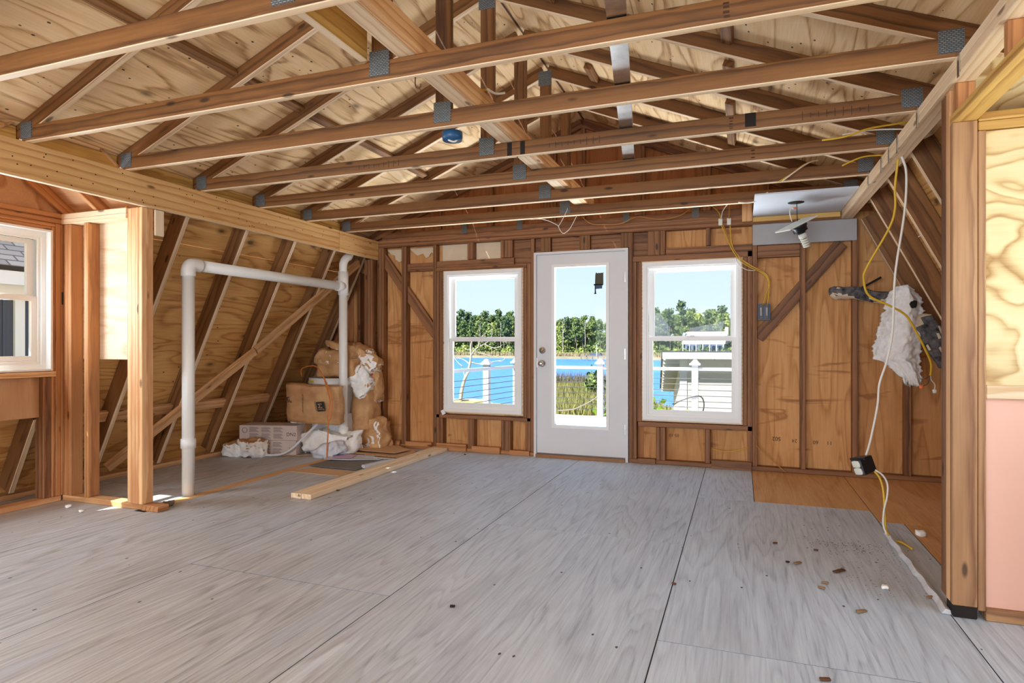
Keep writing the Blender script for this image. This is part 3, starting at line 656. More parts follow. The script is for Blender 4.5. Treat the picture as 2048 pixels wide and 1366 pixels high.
# ================================================================== THINGS INSIDE
# ---- roof trusses
ORD = {-1: 'roof truss over the camera, two before the first visible', 0: 'roof truss just in front of the camera overhead', 1: 'nearest visible roof truss, its bottom chord crossing the upper left corner', 2: 'second roof truss from the camera with blue nail plate beside yellow wires', 3: 'third roof truss from the camera, blue ceiling box under its chord', 4: 'fourth roof truss from the camera with black pencil marks on its chord',
       5: 'fifth roof truss from the camera with plain brown chord', 6: 'sixth roof truss from the camera, knots beside its nail plate', 7: 'farthest free-standing roof truss, white wire hanging from its chord'}
for k in range(-1, 8):
    yb = YB[k]; yc = yb - .019
    t = thing('roof_truss', ORD[k], 'roof truss', (RX, yc, 2.295), group='roof trusses')
    bc = lumber('bottom_chord', (-3.853, yc, 2.3395), (.885, yc, 2.3395), .089, .038, (0, 0, 1), 'lumber', t, pale='-z')  # underside coloured paler, in place of light bounced up from the floor
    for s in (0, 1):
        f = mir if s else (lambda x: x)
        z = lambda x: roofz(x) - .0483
        lumber('top_chord', (f(-3.96), yc, z(-3.96)), (f(RX - .018), yc, z(RX - .018)), .089, .038, (0, 0, 1), 'lumber', t, pale='-z')  # lower edge also coloured paler to stand in for floor bounce
    lumber('king_post', (RX, yc, 2.385), (RX, yc, 3.305), .089, .0375, (1, 0, 0), 'lumber', t)
    def plate(x0, x1, z0, z1): bx('nail_plate', x0, x1, yb - .0415, yb - .0385, z0, z1, 'nail_plate', t, bev=0, axis=0)
    plate(RX - .052, RX + .048, 2.318, 2.428); plate(RX - .055, RX + .055, 3.23, 3.345)
    plate(-3.86, -3.765, 2.31, 2.405); plate(mir(-3.86) - .05, mir(-3.72), 2.315, 2.41)
    if k == 4:
        bx('burn_mark', RX + .135, RX + .165, yb - .0392, yb - .0383, 2.300, 2.38, 'char', t, bev=0); bx('burn_mark', RX + .22, RX + .25, yb - .0392, yb - .0383, 2.300, 2.38, 'char', t, bev=0)
        bx('burn_mark', .02, .075, yb - .0392, yb - .0383, 2.31, 2.384, 'char', t, bev=0)
        rr = random.Random(4)
        for x0 in (-2.42, -1.08, .30):
            for q in range(9):
                x = x0 + q * .038; h = rr.uniform(.02, .05)
                bx('pencil_mark', x, x + .003, yb - .0389, yb - .0383, 2.335 - h / 2, 2.335 + h / 2, 'ink_brown', t, bev=0)
                if q % 2: bx('pencil_mark', x, x + .025, yb - .0389, yb - .0383, 2.335, 2.338, 'ink_brown', t, bev=0)
    if k in (2, 4, 5):
        obj('grade_stamp', faint_print(.06, .025, 'ink_brown', k), basis((-.05 + .12 * (k % 2), yb - .0362, 2.34), (0, 0, 1), (0, -1, 0)), t)

# ---- boards lying on the bottom chords
t = thing('strongback', 'pale L-shaped pair of boards lying along the chords beside the king posts', 'timber', (-1.34, 2, 2.385))
lumber('flat_board', (-1.355, .4, 2.405), (-1.355, 5.62, 2.405), .038, .089, (0, 0, 1), 'lumber_pale', t); lumber('edge_board', (-1.29, .4, 2.4305), (-1.29, 5.62, 2.4305), .089, .038, (0, 0, 1), 'lumber_stud', t)
lumber('short_board', (-1.56, .5, 2.4565), (-1.56, 2.335, 2.4565), .14, .038, (0, 0, 1), 'lumber_yellow', None, pale='-z')
tag(bpy.data.objects['short_board'], 'dark yellow board on edge left of the near king posts', 'timber')
def track():
    p0 = Vector((-.447 + .145 * 1.6, .77, 2.3875)); p1 = Vector((-.447 - .145 * 1.87, 4.24, 2.3875)); L = (p1 - p0).length
    bm = bmesh.new()
    abox(bm, -L / 2, L / 2, -.038, .038, 0, .0012); abox(bm, -L / 2, L / 2, -.038, -.0368, .0012, .032); abox(bm, -L / 2, L / 2, .0368, .038, .0012, .032)
    o = obj('steel_track', finish(bm, 'galv'), basis((p0 + p1) / 2, p1 - p0, (0, 0, 1))); tag(o, 'shiny galvanized steel channel lying across the roof chords', 'metal channel')
track()

# ---- big header beam on the left
t = thing('header_beam', 'long yellow pine header beam carrying the left ends of the trusses', 'beam', (-3.834, 2, 2.084))
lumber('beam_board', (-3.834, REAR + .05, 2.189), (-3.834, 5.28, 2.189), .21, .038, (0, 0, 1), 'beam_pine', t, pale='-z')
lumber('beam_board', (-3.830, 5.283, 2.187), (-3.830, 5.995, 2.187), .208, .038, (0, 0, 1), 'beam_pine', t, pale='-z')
rr = random.Random(11)
bm = bmesh.new()
for q in range(64):
    y = rr.uniform(1.9, 5.9); z = rr.choice((2.115, 2.16, 2.20, 2.24, 2.268)) + rr.uniform(-.012, .012)
    xf = -3.815 if y < 5.28 else -3.811
    abox(bm, xf - .001, xf + .0008, y - .0035, y + .0035, z - .0035, z + .0035)
no = obj('nail_heads', finish(bm, 'char'), Matrix.Identity(4), t); no['kind'] = 'stuff'

# ---- white drain pipe
t = thing('drain_pipe', 'white plastic drain pipe rising, crossing and joining a second upright by the corner', 'pipe', (-3.92, 3.545, 0))
px, ry = -3.92, .047
tube('riser', [(px, 3.545, 0), (px, 3.545, 1.66)], ry * .94, 'pvc', t, 0, 20); tube('coupling', [(px, 3.545, .355), (px, 3.545, .425)], ry * 1.13, 'pvc', t, 0, 20)
tube('elbow', [(px, 3.545, 1.655), (px, 3.545, 1.70), (px, 3.562, 1.735), (px, 3.60, 1.745), (px, 3.65, 1.745)], ry * 1.1, 'pvc', t, 4, 20)
tube('cross_pipe', [(px, 3.64, 1.745), (px, 5.47, 1.745)], ry * .94, 'pvc', t, 0, 20)
tube('tee', [(px, 5.49, 1.655), (px, 5.49, 1.90)], ry * 1.13, 'pvc', t, 0, 20); tube('tee_branch', [(px, 5.38, 1.745), (px, 5.47, 1.745)], ry * 1.13, 'pvc', t, 0, 20)
tube('riser', [(px, 5.49, .02), (px, 5.49, 1.66)], ry * .94, 'pvc', t, 0, 20); tube('coupling', [(px, 5.49, .16), (px, 5.49, .27)], ry * 1.13, 'pvc', t, 0, 20)
tube('offset_bend', [(px, 5.49, 1.89), (px, 5.49, 1.98), (px, 5.53, 2.04), (px - .005, 5.60, 2.08), (px - .01, 5.62, 2.14)], ry * .88, 'pvc', t, 5, 20)

# ---- boards and flattened boxes on the floor
lumber('floor_board', (-2.995, 3.74, .0205), (-2.968, 5.93, .0205), .038, .088, (0, 0, 1), 'lumber_pale'); tag(bpy.data.objects['floor_board'], 'long pale board on the floor, the one nearer the door', 'board', 'pair of boards lying on the floor')
o = lumber('floor_board', (-3.088, 3.74, .0205), (-3.060, 5.93, .0205), .038, .088, (0, 0, 1), 'lumber_pale'); tag(o, 'long pale board on the floor, on the flattened-box side of its pair', 'board', 'pair of boards lying on the floor')
def flat(name, pts, z, th, mat, label, print_=None, curl=0, cat='cardboard'):
    c = Vector((sum(p[0] for p in pts) / len(pts), sum(p[1] for p in pts) / len(pts), z))
    bm = bmesh.new(); prism(bm, [(p[0] - c.x, p[1] - c.y) for p in pts], (0, th), 2)
    bmesh.ops.subdivide_edges(bm, edges=[e for e in bm.edges if e.calc_length() > .2], cuts=3)
    for v in bm.verts: v.co.z += curl * (.5 + .5 * noise.noise(Vector((v.co.x * 5, v.co.y * 5, z * 30))))
    o = obj(name, finish(bm, mat), T(*c)); tag(o, label, cat); return o, c
flat('flattened_box', [(-3.78, 4.50), (-3.70, 4.72), (-3.22, 4.70), (-3.25, 4.49)], .001, .005, 'cardboard', 'brown flattened box flap at the near end of the stack on the floor')
flat('flattened_box', [(-3.78, 4.76), (-3.77, 4.98), (-3.26, 5.19), (-3.25, 4.74)], .008, .005, 'cardboard_dark', 'grey-brown flattened box lying on the brown flap')
o, c = flat('printed_carton', [(-3.79, 4.99), (-3.87, 5.28), (-3.45, 5.33), (-3.28, 5.19), (-3.48, 5.10)], .016, .004, 'cardboard_grey', 'pale grey printed carton sheet with a lavender patch', curl=.012)
bm = bmesh.new(); prism(bm, [(-3.74 - c.x, 5.04 - c.y), (-3.78 - c.x, 5.25 - c.y), (-3.60 - c.x, 5.27 - c.y), (-3.55 - c.x, 5.10 - c.y)], (.0165, .018), 2); obj('lavender_patch', finish(bm, 'lavender_print'), T(*c), o)
flat('flattened_box', [(-3.84, 5.36), (-3.92, 5.86), (-3.52, 5.93), (-3.22, 5.82), (-3.12, 5.30)], .004, .005, 'cardboard', 'large brown flattened box at the bottom of the stack by the wall', curl=.014)
o, c = flat('flattened_box', [(-3.80, 5.50), (-3.90, 5.84), (-3.50, 5.90), (-3.26, 5.72), (-3.30, 5.50)], .026, .005, 'cardboard', 'smaller brown flattened box on top of the stack by the wall', curl=.012)
rr = random.Random(5)
def ragged(name, p0, p1, n, mat, label, z=.03):
    bm = bmesh.new(); p0 = Vector(p0); p1 = Vector(p1); d = (p1 - p0); nrm = Vector((-d.y, d.x, 0)).normalized(); c = (p0 + p1) / 2
    pts = [p0 - c + nrm * .02]
    for q in range(n + 1): pts.append(p0 - c + d * (q / n) - nrm * (.012 if q % 2 else .03) * rr.uniform(.7, 1.3))
    pts.append(p1 - c + nrm * .02)
    prism(bm, [(p.x, p.y) for p in pts], (0, .004), 2); o = obj(name, finish(bm, mat), T(c.x, c.y, z)); tag(o, label, 'cardboard')
ragged('torn_cardboard_edge', (-3.72, 5.40, 0), (-3.18, 5.34, 0), 26, 'cardboard', 'torn corrugated edge strip across the near side of the large flattened box', .026)
ragged('torn_plastic_strip', (-3.48, 5.26, 0), (-3.14, 5.24, 0), 18, 'cardboard_grey', 'ragged bluish plastic strip below the torn corrugated edge', .0225)
ragged('torn_cardboard_flap', (-4.42, 5.09, 0), (-4.06, 5.26, 0), 16, 'cardboard', 'torn flap with zigzag edge in front of the white insulation', .004)
o = lumber('paper_roll', (-3.24, 4.84, .020), (-3.13, 5.20, .026), .03, .05, (0, 0, 1), 'cardboard_grey'); tag(o, 'thin rolled edge of grey carton beside the dark flattened box', 'cardboard')

# ---- the pile in the corner
def carton(loc, rot, lab, up):
    t = thing('shingle_carton', lab, 'box', loc, rot, 'two printed cartons')
    M0 = WM[t]
    obj('carton_body', boxmesh(.62, .26, .15, ['pink_card'], .003), M0 @ T(0, 0, .0755), t)
    for k in range(3):
        bm = bmesh.new()
        for r in range(11):
            if r == 5: continue
            abox(bm, -.2 + k * .13, -.10 + k * .13 - .012 * (r % 3), -.1313, -.1303, .018 + r * .0108, .023 + r * .0108)
        obj('text_block', finish(bm, 'ink_grey'), M0, t)
    obj('carton_mark', text_mesh('DN2' if up else 'V', .05, 'ink', .0003), M0 @ T(.25, -.1306, .06) @ Matrix.Rotation(R(90), 4, 'X'), t)
    bm = bmesh.new(); tube_bm(bm, [Vector((.026 * math.cos(a / 12 * math.tau), -.1306, .026 * math.sin(a / 12 * math.tau))) for a in range(13)], .003, 4); obj('round_mark', finish(bm, 'ink_grey'), M0 @ T(-.25, 0, .10), t)
carton((-4.61, 5.24, .001), R(14), 'lower printed pinkish carton on the floor by the insulation pile', 0)
carton((-4.60, 5.235, .153), R(14.5), 'upper printed pinkish carton stacked on its twin', 1)
t = thing('plastic_bucket', 'white plastic bucket with yellow label behind the kraft-faced batt', 'bucket', (-4.05, 5.62, .40))
lathe('bucket_body', [(.225, .0), (.245, .30), (.262, .302), (.262, .345), (.255, .35), (.255, .38), (.24, .38), (.235, .36)], 'bucket_white', T(-4.17, 5.66, .40), t, 28)
bm = bmesh.new(); prism(bm, [(-.05, 0), (.09, -.01), (.09, .085), (-.05, .095)], (-.004, 0), 1); obj('yellow_label', finish(bm, 'label_yellow'), T(-4.09, 5.413, .60) @ Matrix.Rotation(R(16), 4, 'Z'), t)
me = faint_print(.11, .018, 'ink', 3); obj('label_print', me, T(-4.075, 5.412, .665) @ Matrix.Rotation(R(16), 4, 'Z') @ Matrix.Rotation(R(90), 4, 'X'), t)
bm = bmesh.new(); prism(bm, [(-.03, 0), (.05, 0), (.04, .02), (-.03, .02)], (-.004, 0), 1); obj('yellow_spot', finish(bm, 'label_yellow'), T(-4.27, 5.42, .735) @ Matrix.Rotation(R(-16), 4, 'Z'), t)
o = lump('blue_bin', (.46, .36, .40), T(-4.15, 5.66, .20), 'cardboard_grey', None, .006, 3, 9, 4, .95); tag(o, 'pale bluish wrapped bundle standing under the bucket', 'bundle')
def batt(name, size, M, label, seed, mat='kraft', second=('insulation', (0, 0, -1)), amp=.022, cuts=12):
    o = lump(name, size, M, mat, None, amp * 1.25, 6.5, seed, cuts, .5 if mat == 'insulation' else .66, second); tag(o, label, 'insulation'); return o
jm_M = T(-4.11, 5.28, .525) @ Matrix.Rotation(R(4), 4, 'Y') @ Matrix.Rotation(R(10), 4, 'X') @ Matrix.Rotation(R(8), 4, 'Z')
jm = lump('insulation_batt', (.60, .10, .40), jm_M, 'kraft', None, .014, 5, 3, 10, .92, ('insulation', (0, 0, -1))); tag(jm, 'kraft-faced insulation batt with black square logo leaning in front of the bucket', 'insulation')
def on_batt(nm, me, x, z, rot=0): obj(nm, me, jm_M @ T(x, -.074, z) @ Matrix.Rotation(rot, 4, 'Y') @ Matrix.Rotation(R(90), 4, 'X'), jm)
bm = bmesh.new(); abox(bm, -.042, .042, -.05, .05, 0, .003); on_batt('logo_square', finish(bm, 'ink'), .10, .0, R(-8))
on_batt('logo_letters', text_mesh('JM', .07, 'kraft', .004), .10, .0, R(-98)); on_batt('logo_line', faint_print(.10, .010, 'ink', 4), .045, .0, R(-98))
on_batt('printed_line', faint_print(.20, .009, 'ink_brown', 5), -.10, .02, R(-88)); on_batt('logo_letters', text_mesh('JM', .06, 'ink_brown', .004), -.265, .05, R(-98))
batt('insulation_batt', (.44, .34, .17), T(-4.13, 5.72, 1.0) @ Matrix.Rotation(R(12), 4, 'Z'), 'kraft bag of insulation resting directly on top of the bucket', 1, second=('insulation', (-1, 0, 0)), amp=.03)
batt('insulation_batt', (.46, .30, .20), T(-4.10, 5.70, .885) @ Matrix.Rotation(R(6), 4, 'Z'), 'wide kraft insulation roll between bucket lid and the top batts', 2, second=('insulation', (-1, 0, 0)), amp=.025)
batt('insulation_batt', (.36, .26, .08), T(-4.06, 5.72, 1.115) @ Matrix.Rotation(R(10), 4, 'Y'), 'topmost kraft batt folded on the pile', 4, amp=.018)
batt('insulation_batt', (.20, .24, .20), T(-3.93, 5.82, 1.02) @ Matrix.Rotation(R(35), 4, 'Y'), 'kraft batt end slumping behind the white pipe near the top', 5, amp=.03)
batt('insulation_batt', (.22, .2, .24), T(-3.80, 5.80, .93) @ Matrix.Rotation(R(40), 4, 'Y'), 'rolled white insulation tuft right of the pipe below the top batt', 6, 'insulation', ('kraft', (.5, 0, .8)), .04)
batt('insulation_batt', (.20, .18, .30), T(-3.83, 5.70, .76) @ Matrix.Rotation(R(-35), 4, 'Y'), 'torn white insulation hanging right of the pipe at bucket height', 7, 'insulation', ('kraft', (.3, -.2, .9)), .045)
batt('insulation_batt', (.16, .16, .34), T(-3.76, 5.84, .68), 'small kraft batt pressed against the corner post', 8, amp=.03)
batt('insulation_batt', (.20, .26, .60), T(-3.83, 5.78, .36), 'upright kraft batt standing right of the pipe', 10, second=('kraft', (0, 0, 1)), amp=.018)
batt('insulation_batt', (.27, .24, .32), T(-3.72, 5.80, .165), 'crumpled kraft bag on the floor right of the pipe', 11, second=('insulation', (-.6, -.6, -.2)), amp=.035)
batt('insulation_batt', (.56, .34, .22), T(-4.02, 5.45, .12), 'big white fluffy insulation heap on the floor under the logo batt', 12, 'insulation', None, .05, 10)
batt('insulation_batt', (.34, .16, .13), T(-3.90, 5.22, .065) @ Matrix.Rotation(R(-18), 4, 'Y'), 'white plastic-wrapped insulation scrap at the foot of the orange cord', 13, 'foil_paper', None, .025)
batt('insulation_batt', (.10, .12, .40), T(-4.36, 5.42, .24), 'strip of tan and white insulation wedged beside the cartons', 14, 'insulation', ('kraft', (1, 0, 0)), .02)
batt('insulation_batt', (.24, .20, .14), T(-4.84, 4.98, .07), 'brown-topped insulation scrap farthest left on the floor', 15, 'insulation', ('kraft', (0, 0, 1)), .03)
batt('insulation_batt', (.26, .22, .17), T(-4.65, 4.98, .085), 'brown and white insulation scrap in front of the cartons', 16, 'insulation', ('kraft', (0, 0, 1)), .035)
batt('insulation_batt', (.07, .08, .17), T(-4.46, 5.40, .37), 'white insulation wisp at the left end of the logo batt', 17, 'insulation', None, .02, 5)
o = tube('orange_cord', [(-4.33, 5.34, .80), (-4.30, 5.30, .88), (-4.17, 5.27, .915), (-4.06, 5.25, .90), (-3.93, 5.20, .78), (-3.84, 5.16, .66), (-3.80, 5.14, .55), (-3.81, 5.13, .42), (-3.83, 5.12, .36), (-3.835, 5.12, .25), (-3.845, 5.12, .12), (-3.85, 5.12, .008)], .006, 'orange_cord'); tag(o, 'orange extension cord draped down the front of the insulation pile', 'cord')
o = tube('orange_cord', [(-3.96, 5.22, .80), (-3.87, 5.17, .66), (-3.825, 5.14, .55), (-3.85, 5.13, .42), (-3.825, 5.12, .37)], .006, 'orange_cord'); tag(o, 'short second loop of orange cord over the logo batt', 'cord')
o = tube('white_hose', [(-4.78, 4.98, .03), (-4.60, 5.0, .018), (-4.40, 5.06, .02), (-4.28, 5.10, .07), (-4.19, 5.16, .17), (-4.12, 5.26, .28), (-4.10, 5.36, .34)], .013, 'hose_white', seg=10); tag(o, 'curved white plastic hose sweeping past the cartons', 'hose')

# ---- right side: insulation, cables, boxes
t = thing('hanging_insulation', 'ragged white insulation batt hanging from the right slope', 'insulation', (1.2, 5.5, .85))
def hang():
    bm = bmesh.new(); bmesh.ops.create_grid(bm, x_segments=30, y_segments=70, size=1)
    prof = [(0, -.02, .05), (.06, -.07, .10), (.15, -.10, .14), (.3, -.13, .15), (.5, -.165, .14), (.62, -.185, .13), (.745, -.19, .13), (.775, -.11, .13), (.84, -.06, .135), (.92, .0, .135), (1, .05, .13)]
    def lr(v):
        for (a, l0, r0), (b, l1, r1) in zip(prof, prof[1:]):
            if v <= b: k = (v - a) / (b - a); return l0 + (l1 - l0) * k, r0 + (r1 - r0) * k
        return prof[-1][1:]
    top = []
    for v in bm.verts:
        u = (v.co.x + 1) / 2; q = (1 - v.co.y) / 2; l, r_ = lr(q)
        n = noise.noise(Vector((u * 6, q * 12, 3))); e = abs(u - .5) * 2
        x = l + (r_ - l) * u + (.022 * noise.noise(Vector((q * 22, u * 3, 1))) + .016 * noise.noise(Vector((q * 60, u * 3, 4)))) * (e ** 2)
        z = -.78 * q + (.03 * noise.noise(Vector((u * 25, 2, 5))) if q > .93 else 0)
        ridge = .05 * math.exp(-((u - .62) / .2) ** 2) - .03 * (1 if u < .35 else 0)
        v.co = Vector((x, -(.03 + ridge) * (1 - e ** 3) + .02 * n - .02 * noise.noise(Vector((u * 20, q * 34, 8))), z))
    r = bmesh.ops.extrude_face_region(bm, geom=bm.faces[:]); 
    for v in r['geom']:
        if isinstance(v, bmesh.types.BMVert): v.co.y += .06
    return finish(bm, 'insulation', True)
obj('batt', hang(), T(1.18, 5.62, 1.60), t)
o = lump('hole', (.05, .03, .06), T(1.245, 5.555, 1.45), 'char', t, .006, 9, 2, 4, .4)  # near-black lump coloured as the shade inside a hole in the batt
o = lump('old_insulation', (.46, .07, .10), T(.95, 5.93, 1.555) @ Matrix.Rotation(R(10), 4, 'Y'), 'insulation_dirty', None, .03, 7, 21, 9, .55, ('tyvek', (0, -.3, -.9))); tag(o, 'blackened strip of old insulation sticking out across the wall stud', 'insulation')
o = lumber('wood_sliver', (.93, 5.95, 1.60), (1.10, 5.93, 1.70), .018, .02, (0, 0, 1), 'char'); tag(o, 'dark splintered stick above the blackened insulation', 'stick')
o = lump('old_insulation', (.14, .05, .42), T(1.40, 5.60, 1.16) @ Matrix.Rotation(R(-24), 4, 'Y'), 'insulation_dirty', None, .02, 6, 23, 7, .7, ('tyvek', (.5, -.5, .5))); tag(o, 'torn dusty facing hanging behind the white batt along the slope', 'insulation')
def cab(pts, mat, label, r=.0055, cat='cable', name='electrical_cable', par=None):
    o = tube(name, pts, r, mat, par)
    if par is None: tag(o, label, cat)
    return o
yel = [(0.855, 4.15, 2.215), (0.847, 4.188, 2.06), (0.855, 4.225, 1.944), (0.831, 4.263, 1.834), (0.721, 4.3, 1.612), (0.711, 4.338, 1.537), (0.745, 4.375, 1.443), (0.868, 4.412, 1.377), (0.959, 4.45, 1.319), (1.019, 4.487, 1.223), (1.078, 4.525, 1.111), (1.119, 4.562, 1.02), (1.126, 4.6, 0.942)]
t = thing('yellow_cable', 'yellow cable hanging from the right plate, looping in front of the white batt', 'cable', (.85, 4.15, 2.2))
cab(yel, 'cable_yellow', None, .0065, par=t, name='sheath')
tube('bare_wire', [(1.126, 4.6, .945), (1.13, 4.6, .915), (1.15, 4.605, .885), (1.148, 4.605, .85)], .0022, 'cable_white', t); tube('black_wire', [(1.126, 4.6, .945), (1.12, 4.6, .91), (1.105, 4.6, .885), (1.085, 4.6, .875)], .0018, 'black_plastic', t); tube('black_wire', [(1.126, 4.6, .945), (1.11, 4.6, .93), (1.095, 4.6, .92)], .0018, 'black_plastic', t)
lump('wire_nut', (.018, .018, .024), T(1.148, 4.605, .842), 'white_device', t, .002, 20, 1, 3, .5); lump('wire_nut', (.022, .02, .024), T(1.076, 4.6, .868), 'orange_nut', t, .001, 20, 2, 3, .5)
whi = [(0.862, 4.1, 2.215), (0.888, 4.12, 2.141), (0.893, 4.14, 2.01), (0.884, 4.16, 1.859), (0.846, 4.18, 1.543), (0.837, 4.2, 1.224), (0.812, 4.22, 1.044), (0.777, 4.24, 0.903), (0.77, 4.26, 0.769), (0.737, 4.28, 0.56), (0.716, 4.3, 0.462)]
t = thing('hanging_outlet_box', 'black outlet box dangling on a long white cable above the floor', 'outlet box', (.71, 4.3, .4))
cab(whi, 'cable_white', None, .0065, par=t, name='white_cable')
BM_ = T(.705, 4.30, .400) @ Matrix.Rotation(R(-18), 4, 'Y') @ Matrix.Rotation(R(38), 4, 'Z')
body = obj('box_body', boxmesh(.105, .07, .098, ['black_plastic'], .006), BM_, t)
obj('mounting_tab', boxmesh(.05, .09, .006, ['black_plastic'], .002), BM_ @ T(0, 0, .052), t); obj('mounting_tab', boxmesh(.012, .11, .014, ['black_plastic'], .002), BM_ @ T(-.03, 0, .05), t)
for dz in (-.022, .022):
    d = lump('receptacle', (.014, .052, .040), BM_ @ T(-.055, 0, dz), 'white_device', t, .001, 5, 1, 3, .5)
yel2 = [(0.757, 4.3, 0.372), (0.785, 4.292, 0.335), (0.802, 4.287, 0.28), (0.808, 4.275, 0.203), (0.81, 4.263, 0.1), (0.813, 4.24, 0.03), (0.825, 4.111, 0.012), (0.86, 4.068, 0.012), (0.885, 3.966, 0.012)]
whi2 = [(0.757, 4.3, 0.38), (0.80, 4.288, 0.352), (0.826, 4.28, 0.30), (0.822, 4.268, 0.225), (0.803, 4.252, 0.148), (0.797, 4.24, 0.062), (0.812, 4.22, 0.012)]
cab(yel2, 'cable_yellow', None, .0065, par=t, name='yellow_cable'); cab(whi2, 'cable_white', None, .0055, par=t, name='white_cable')
bun = [(-0.168, 5.98, 2.226), (-0.09, 5.98, 2.03), (-0.017, 5.98, 1.908), (0.072, 5.98, 1.836), (0.197, 5.98, 1.764), (0.23, 5.98, 1.669), (0.213, 5.98, 1.593), (0.18, 5.985, 1.48)]
bun2 = [(-0.094, 5.975, 2.22), (-0.077, 5.975, 2.042), (-0.009, 5.975, 1.925), (0.084, 5.975, 1.848), (0.201, 5.975, 1.772), (0.234, 5.975, 1.681), (0.23, 5.975, 1.579), (0.221, 5.985, 1.48)]
t = thing('switch_box', 'blue two-gang switch box on the stud right of the window, fed by three cables', 'switch box', (.19, 5.99, 1.43))
bm = bmesh.new(); ring(bm, .142, .242, 1.357, 1.502, .006, .006, .006, .006, 5.965, 6.0); abox(bm, .142, .242, 5.995, 6.0, 1.357, 1.502); obj('box_body', finish(bm, 'blue_plastic'), Matrix.Identity(4), t)
for x in (.168, .216):
    bx('switch', x - .008, x + .008, 5.957, 5.975, 1.392, 1.468, 'drywall_grey', t); bx('switch_strap', x - .014, x + .014, 5.966, 5.969, 1.366, 1.493, 'cardboard_dark', t, bev=0)
cab(bun, 'cable_yellow', None, .005, par=t, name='yellow_cable'); cab([(x + .012, y - .006, z + .006) for x, y, z in bun[:-1]] + [(.195, 5.985, 1.48)], 'cable_tan', None, .0045, par=t, name='tan_cable'); cab(bun2, 'cable_yellow', None, .005, par=t, name='yellow_cable')
cab([(-.05, 5.975, 1.93), (-.02, 5.97, 1.86), (.05, 5.97, 1.81), (.12, 5.97, 1.80)], 'cable_white', None, .003, par=t, name='white_wire')
for x, n in ((-.177, 'left'), (-.103, 'right')):
    o = bx('cable_clamp', x - .018, x + .018, 5.985, 5.997, 2.228, 2.292, 'white_device'); tag(o, 'small white cable clamp on the top plate, %s one of the pair' % n, 'cable clamp', 'cable clamps over the right window')
cab([(-.177, 5.98, 2.29), (-.19, 5.95, 2.34), (-.26, 5.9, 2.40), (-.40, 5.80, 2.43)], 'cable_yellow', 'yellow cable rising from the cable clamps into the roof', .004); cab([(-.17, 5.98, 2.285), (-.15, 5.90, 2.35), (-.08, 5.75, 2.39), (.05, 5.6, 2.40)], 'cable_white', 'white cable rising right from the cable clamps', .0045); cab([(-.103, 5.98, 2.285), (-.10, 5.93, 2.36), (-.09, 5.9, 2.42)], 'cable_tan', 'short tan cable rising from the right clamp', .004)
cab([(-1.466, 5.95, 2.395), (-1.381, 5.95, 2.321), (-1.243, 5.95, 2.30), (-1.078, 5.95, 2.30), (-0.93, 5.95, 2.352), (-0.729, 5.95, 2.315), (-0.551, 5.95, 2.33), (-0.448, 5.95, 2.387)], 'cable_tan', 'tan cable waving along the top plate over the door', .0045)
cab([(-1.807, 5.385, 2.284), (-1.687, 5.385, 2.276), (-1.559, 5.385, 2.217), (-1.536, 5.385, 2.179), (-1.513, 5.385, 2.146), (-1.485, 5.385, 2.14), (-1.434, 5.385, 2.182), (-1.369, 5.385, 2.298)], 'cable_white', 'thin white wire drooping from the farthest truss over the door', .0028)
cab([(-1.548, 5.385, 2.20), (-1.52, 5.385, 2.24), (-1.47, 5.385, 2.33), (-1.46, 5.385, 2.36)], 'cable_white', 'thin white wire strand running up to the far nail plate', .0026)
cab([(.43, 3.9, 2.296), (.541, 3.9, 2.302), (.664, 3.9, 2.334), (.853, 3.9, 2.347)], 'cable_yellow', 'yellow cable crossing to the right plate behind the fourth truss', .005); cab([(.54, 3.95, 2.33), (.68, 3.95, 2.34), (.85, 3.95, 2.325)], 'cable_white', 'white cable reaching the right plate behind the fourth truss', .004)
cab([(.25, 4.72, 2.28), (.33, 4.74, 2.33), (.40, 4.76, 2.385), (.47, 4.78, 2.42)], 'cable_yellow', 'yellow cable end bent over the sixth chord', .005); cab([(.27, 4.72, 2.28), (.35, 4.73, 2.34), (.44, 4.75, 2.40), (.5, 4.78, 2.42)], 'cable_white', 'white cable end bent over the sixth chord', .005); cab([(.60, 4.4, 2.27), (.705, 4.4, 2.311), (.80, 4.4, 2.315), (.85, 4.38, 2.30)], 'cable_yellow', 'yellow cable stub between the fifth truss and the right plate', .005)
cab([(-.02, 5.32, 2.285), (.06, 5.3, 2.27), (.12, 5.31, 2.29), (.2, 5.33, 2.35)], 'cable_white', 'white cable end drooping beside the drywall ceiling patch', .005)
cab([(0.126, 5.985, 0.233), (0.23, 5.985, 0.132), (0.37, 5.985, 0.006)], 'cable_tan', 'tan cable slanting down the wall to the floor right of the window', .004); cab([(-0.257, 6.03, 0.173), (-0.13, 6.03, 0.153), (-0.009, 6.03, 0.174), (0.089, 6.02, 0.211)], 'cable_yellow', 'yellow cable sagging between studs under the right window', .004)
cab([(-1.60, 1.9, 2.62), (-1.557, 2.17, 2.575), (-1.452, 2.19, 2.501), (-1.38, 2.25, 2.46), (-1.335, 2.33, 2.45), (-1.335, 2.5, 2.44), (-1.335, 2.75, 2.40)], 'cable_yellow', 'bright yellow cable laid over the near strongback boards', .008); cab([(-1.53, 2.36, 2.70), (-1.461, 2.34, 2.599), (-1.386, 2.33, 2.525), (-1.337, 2.33, 2.488), (-1.275, 2.33, 2.45)], 'cable_yellow', 'loose end of yellow cable poking past the second king post', .008)
cab([(-1.474, 2.72, 2.46), (-1.41, 2.75, 2.42), (-1.33, 2.78, 2.43), (-1.30, 3.0, 2.48), (-1.26, 3.06, 2.50)], 'cable_yellow', 'yellow cable crossing the strongback behind the second truss', .007); cab([(-1.25, 3.0, 2.48), (-1.22, 3.05, 2.47), (-1.17, 3.06, 2.47)], 'cable_white', 'white cable stub at the third king post', .006)
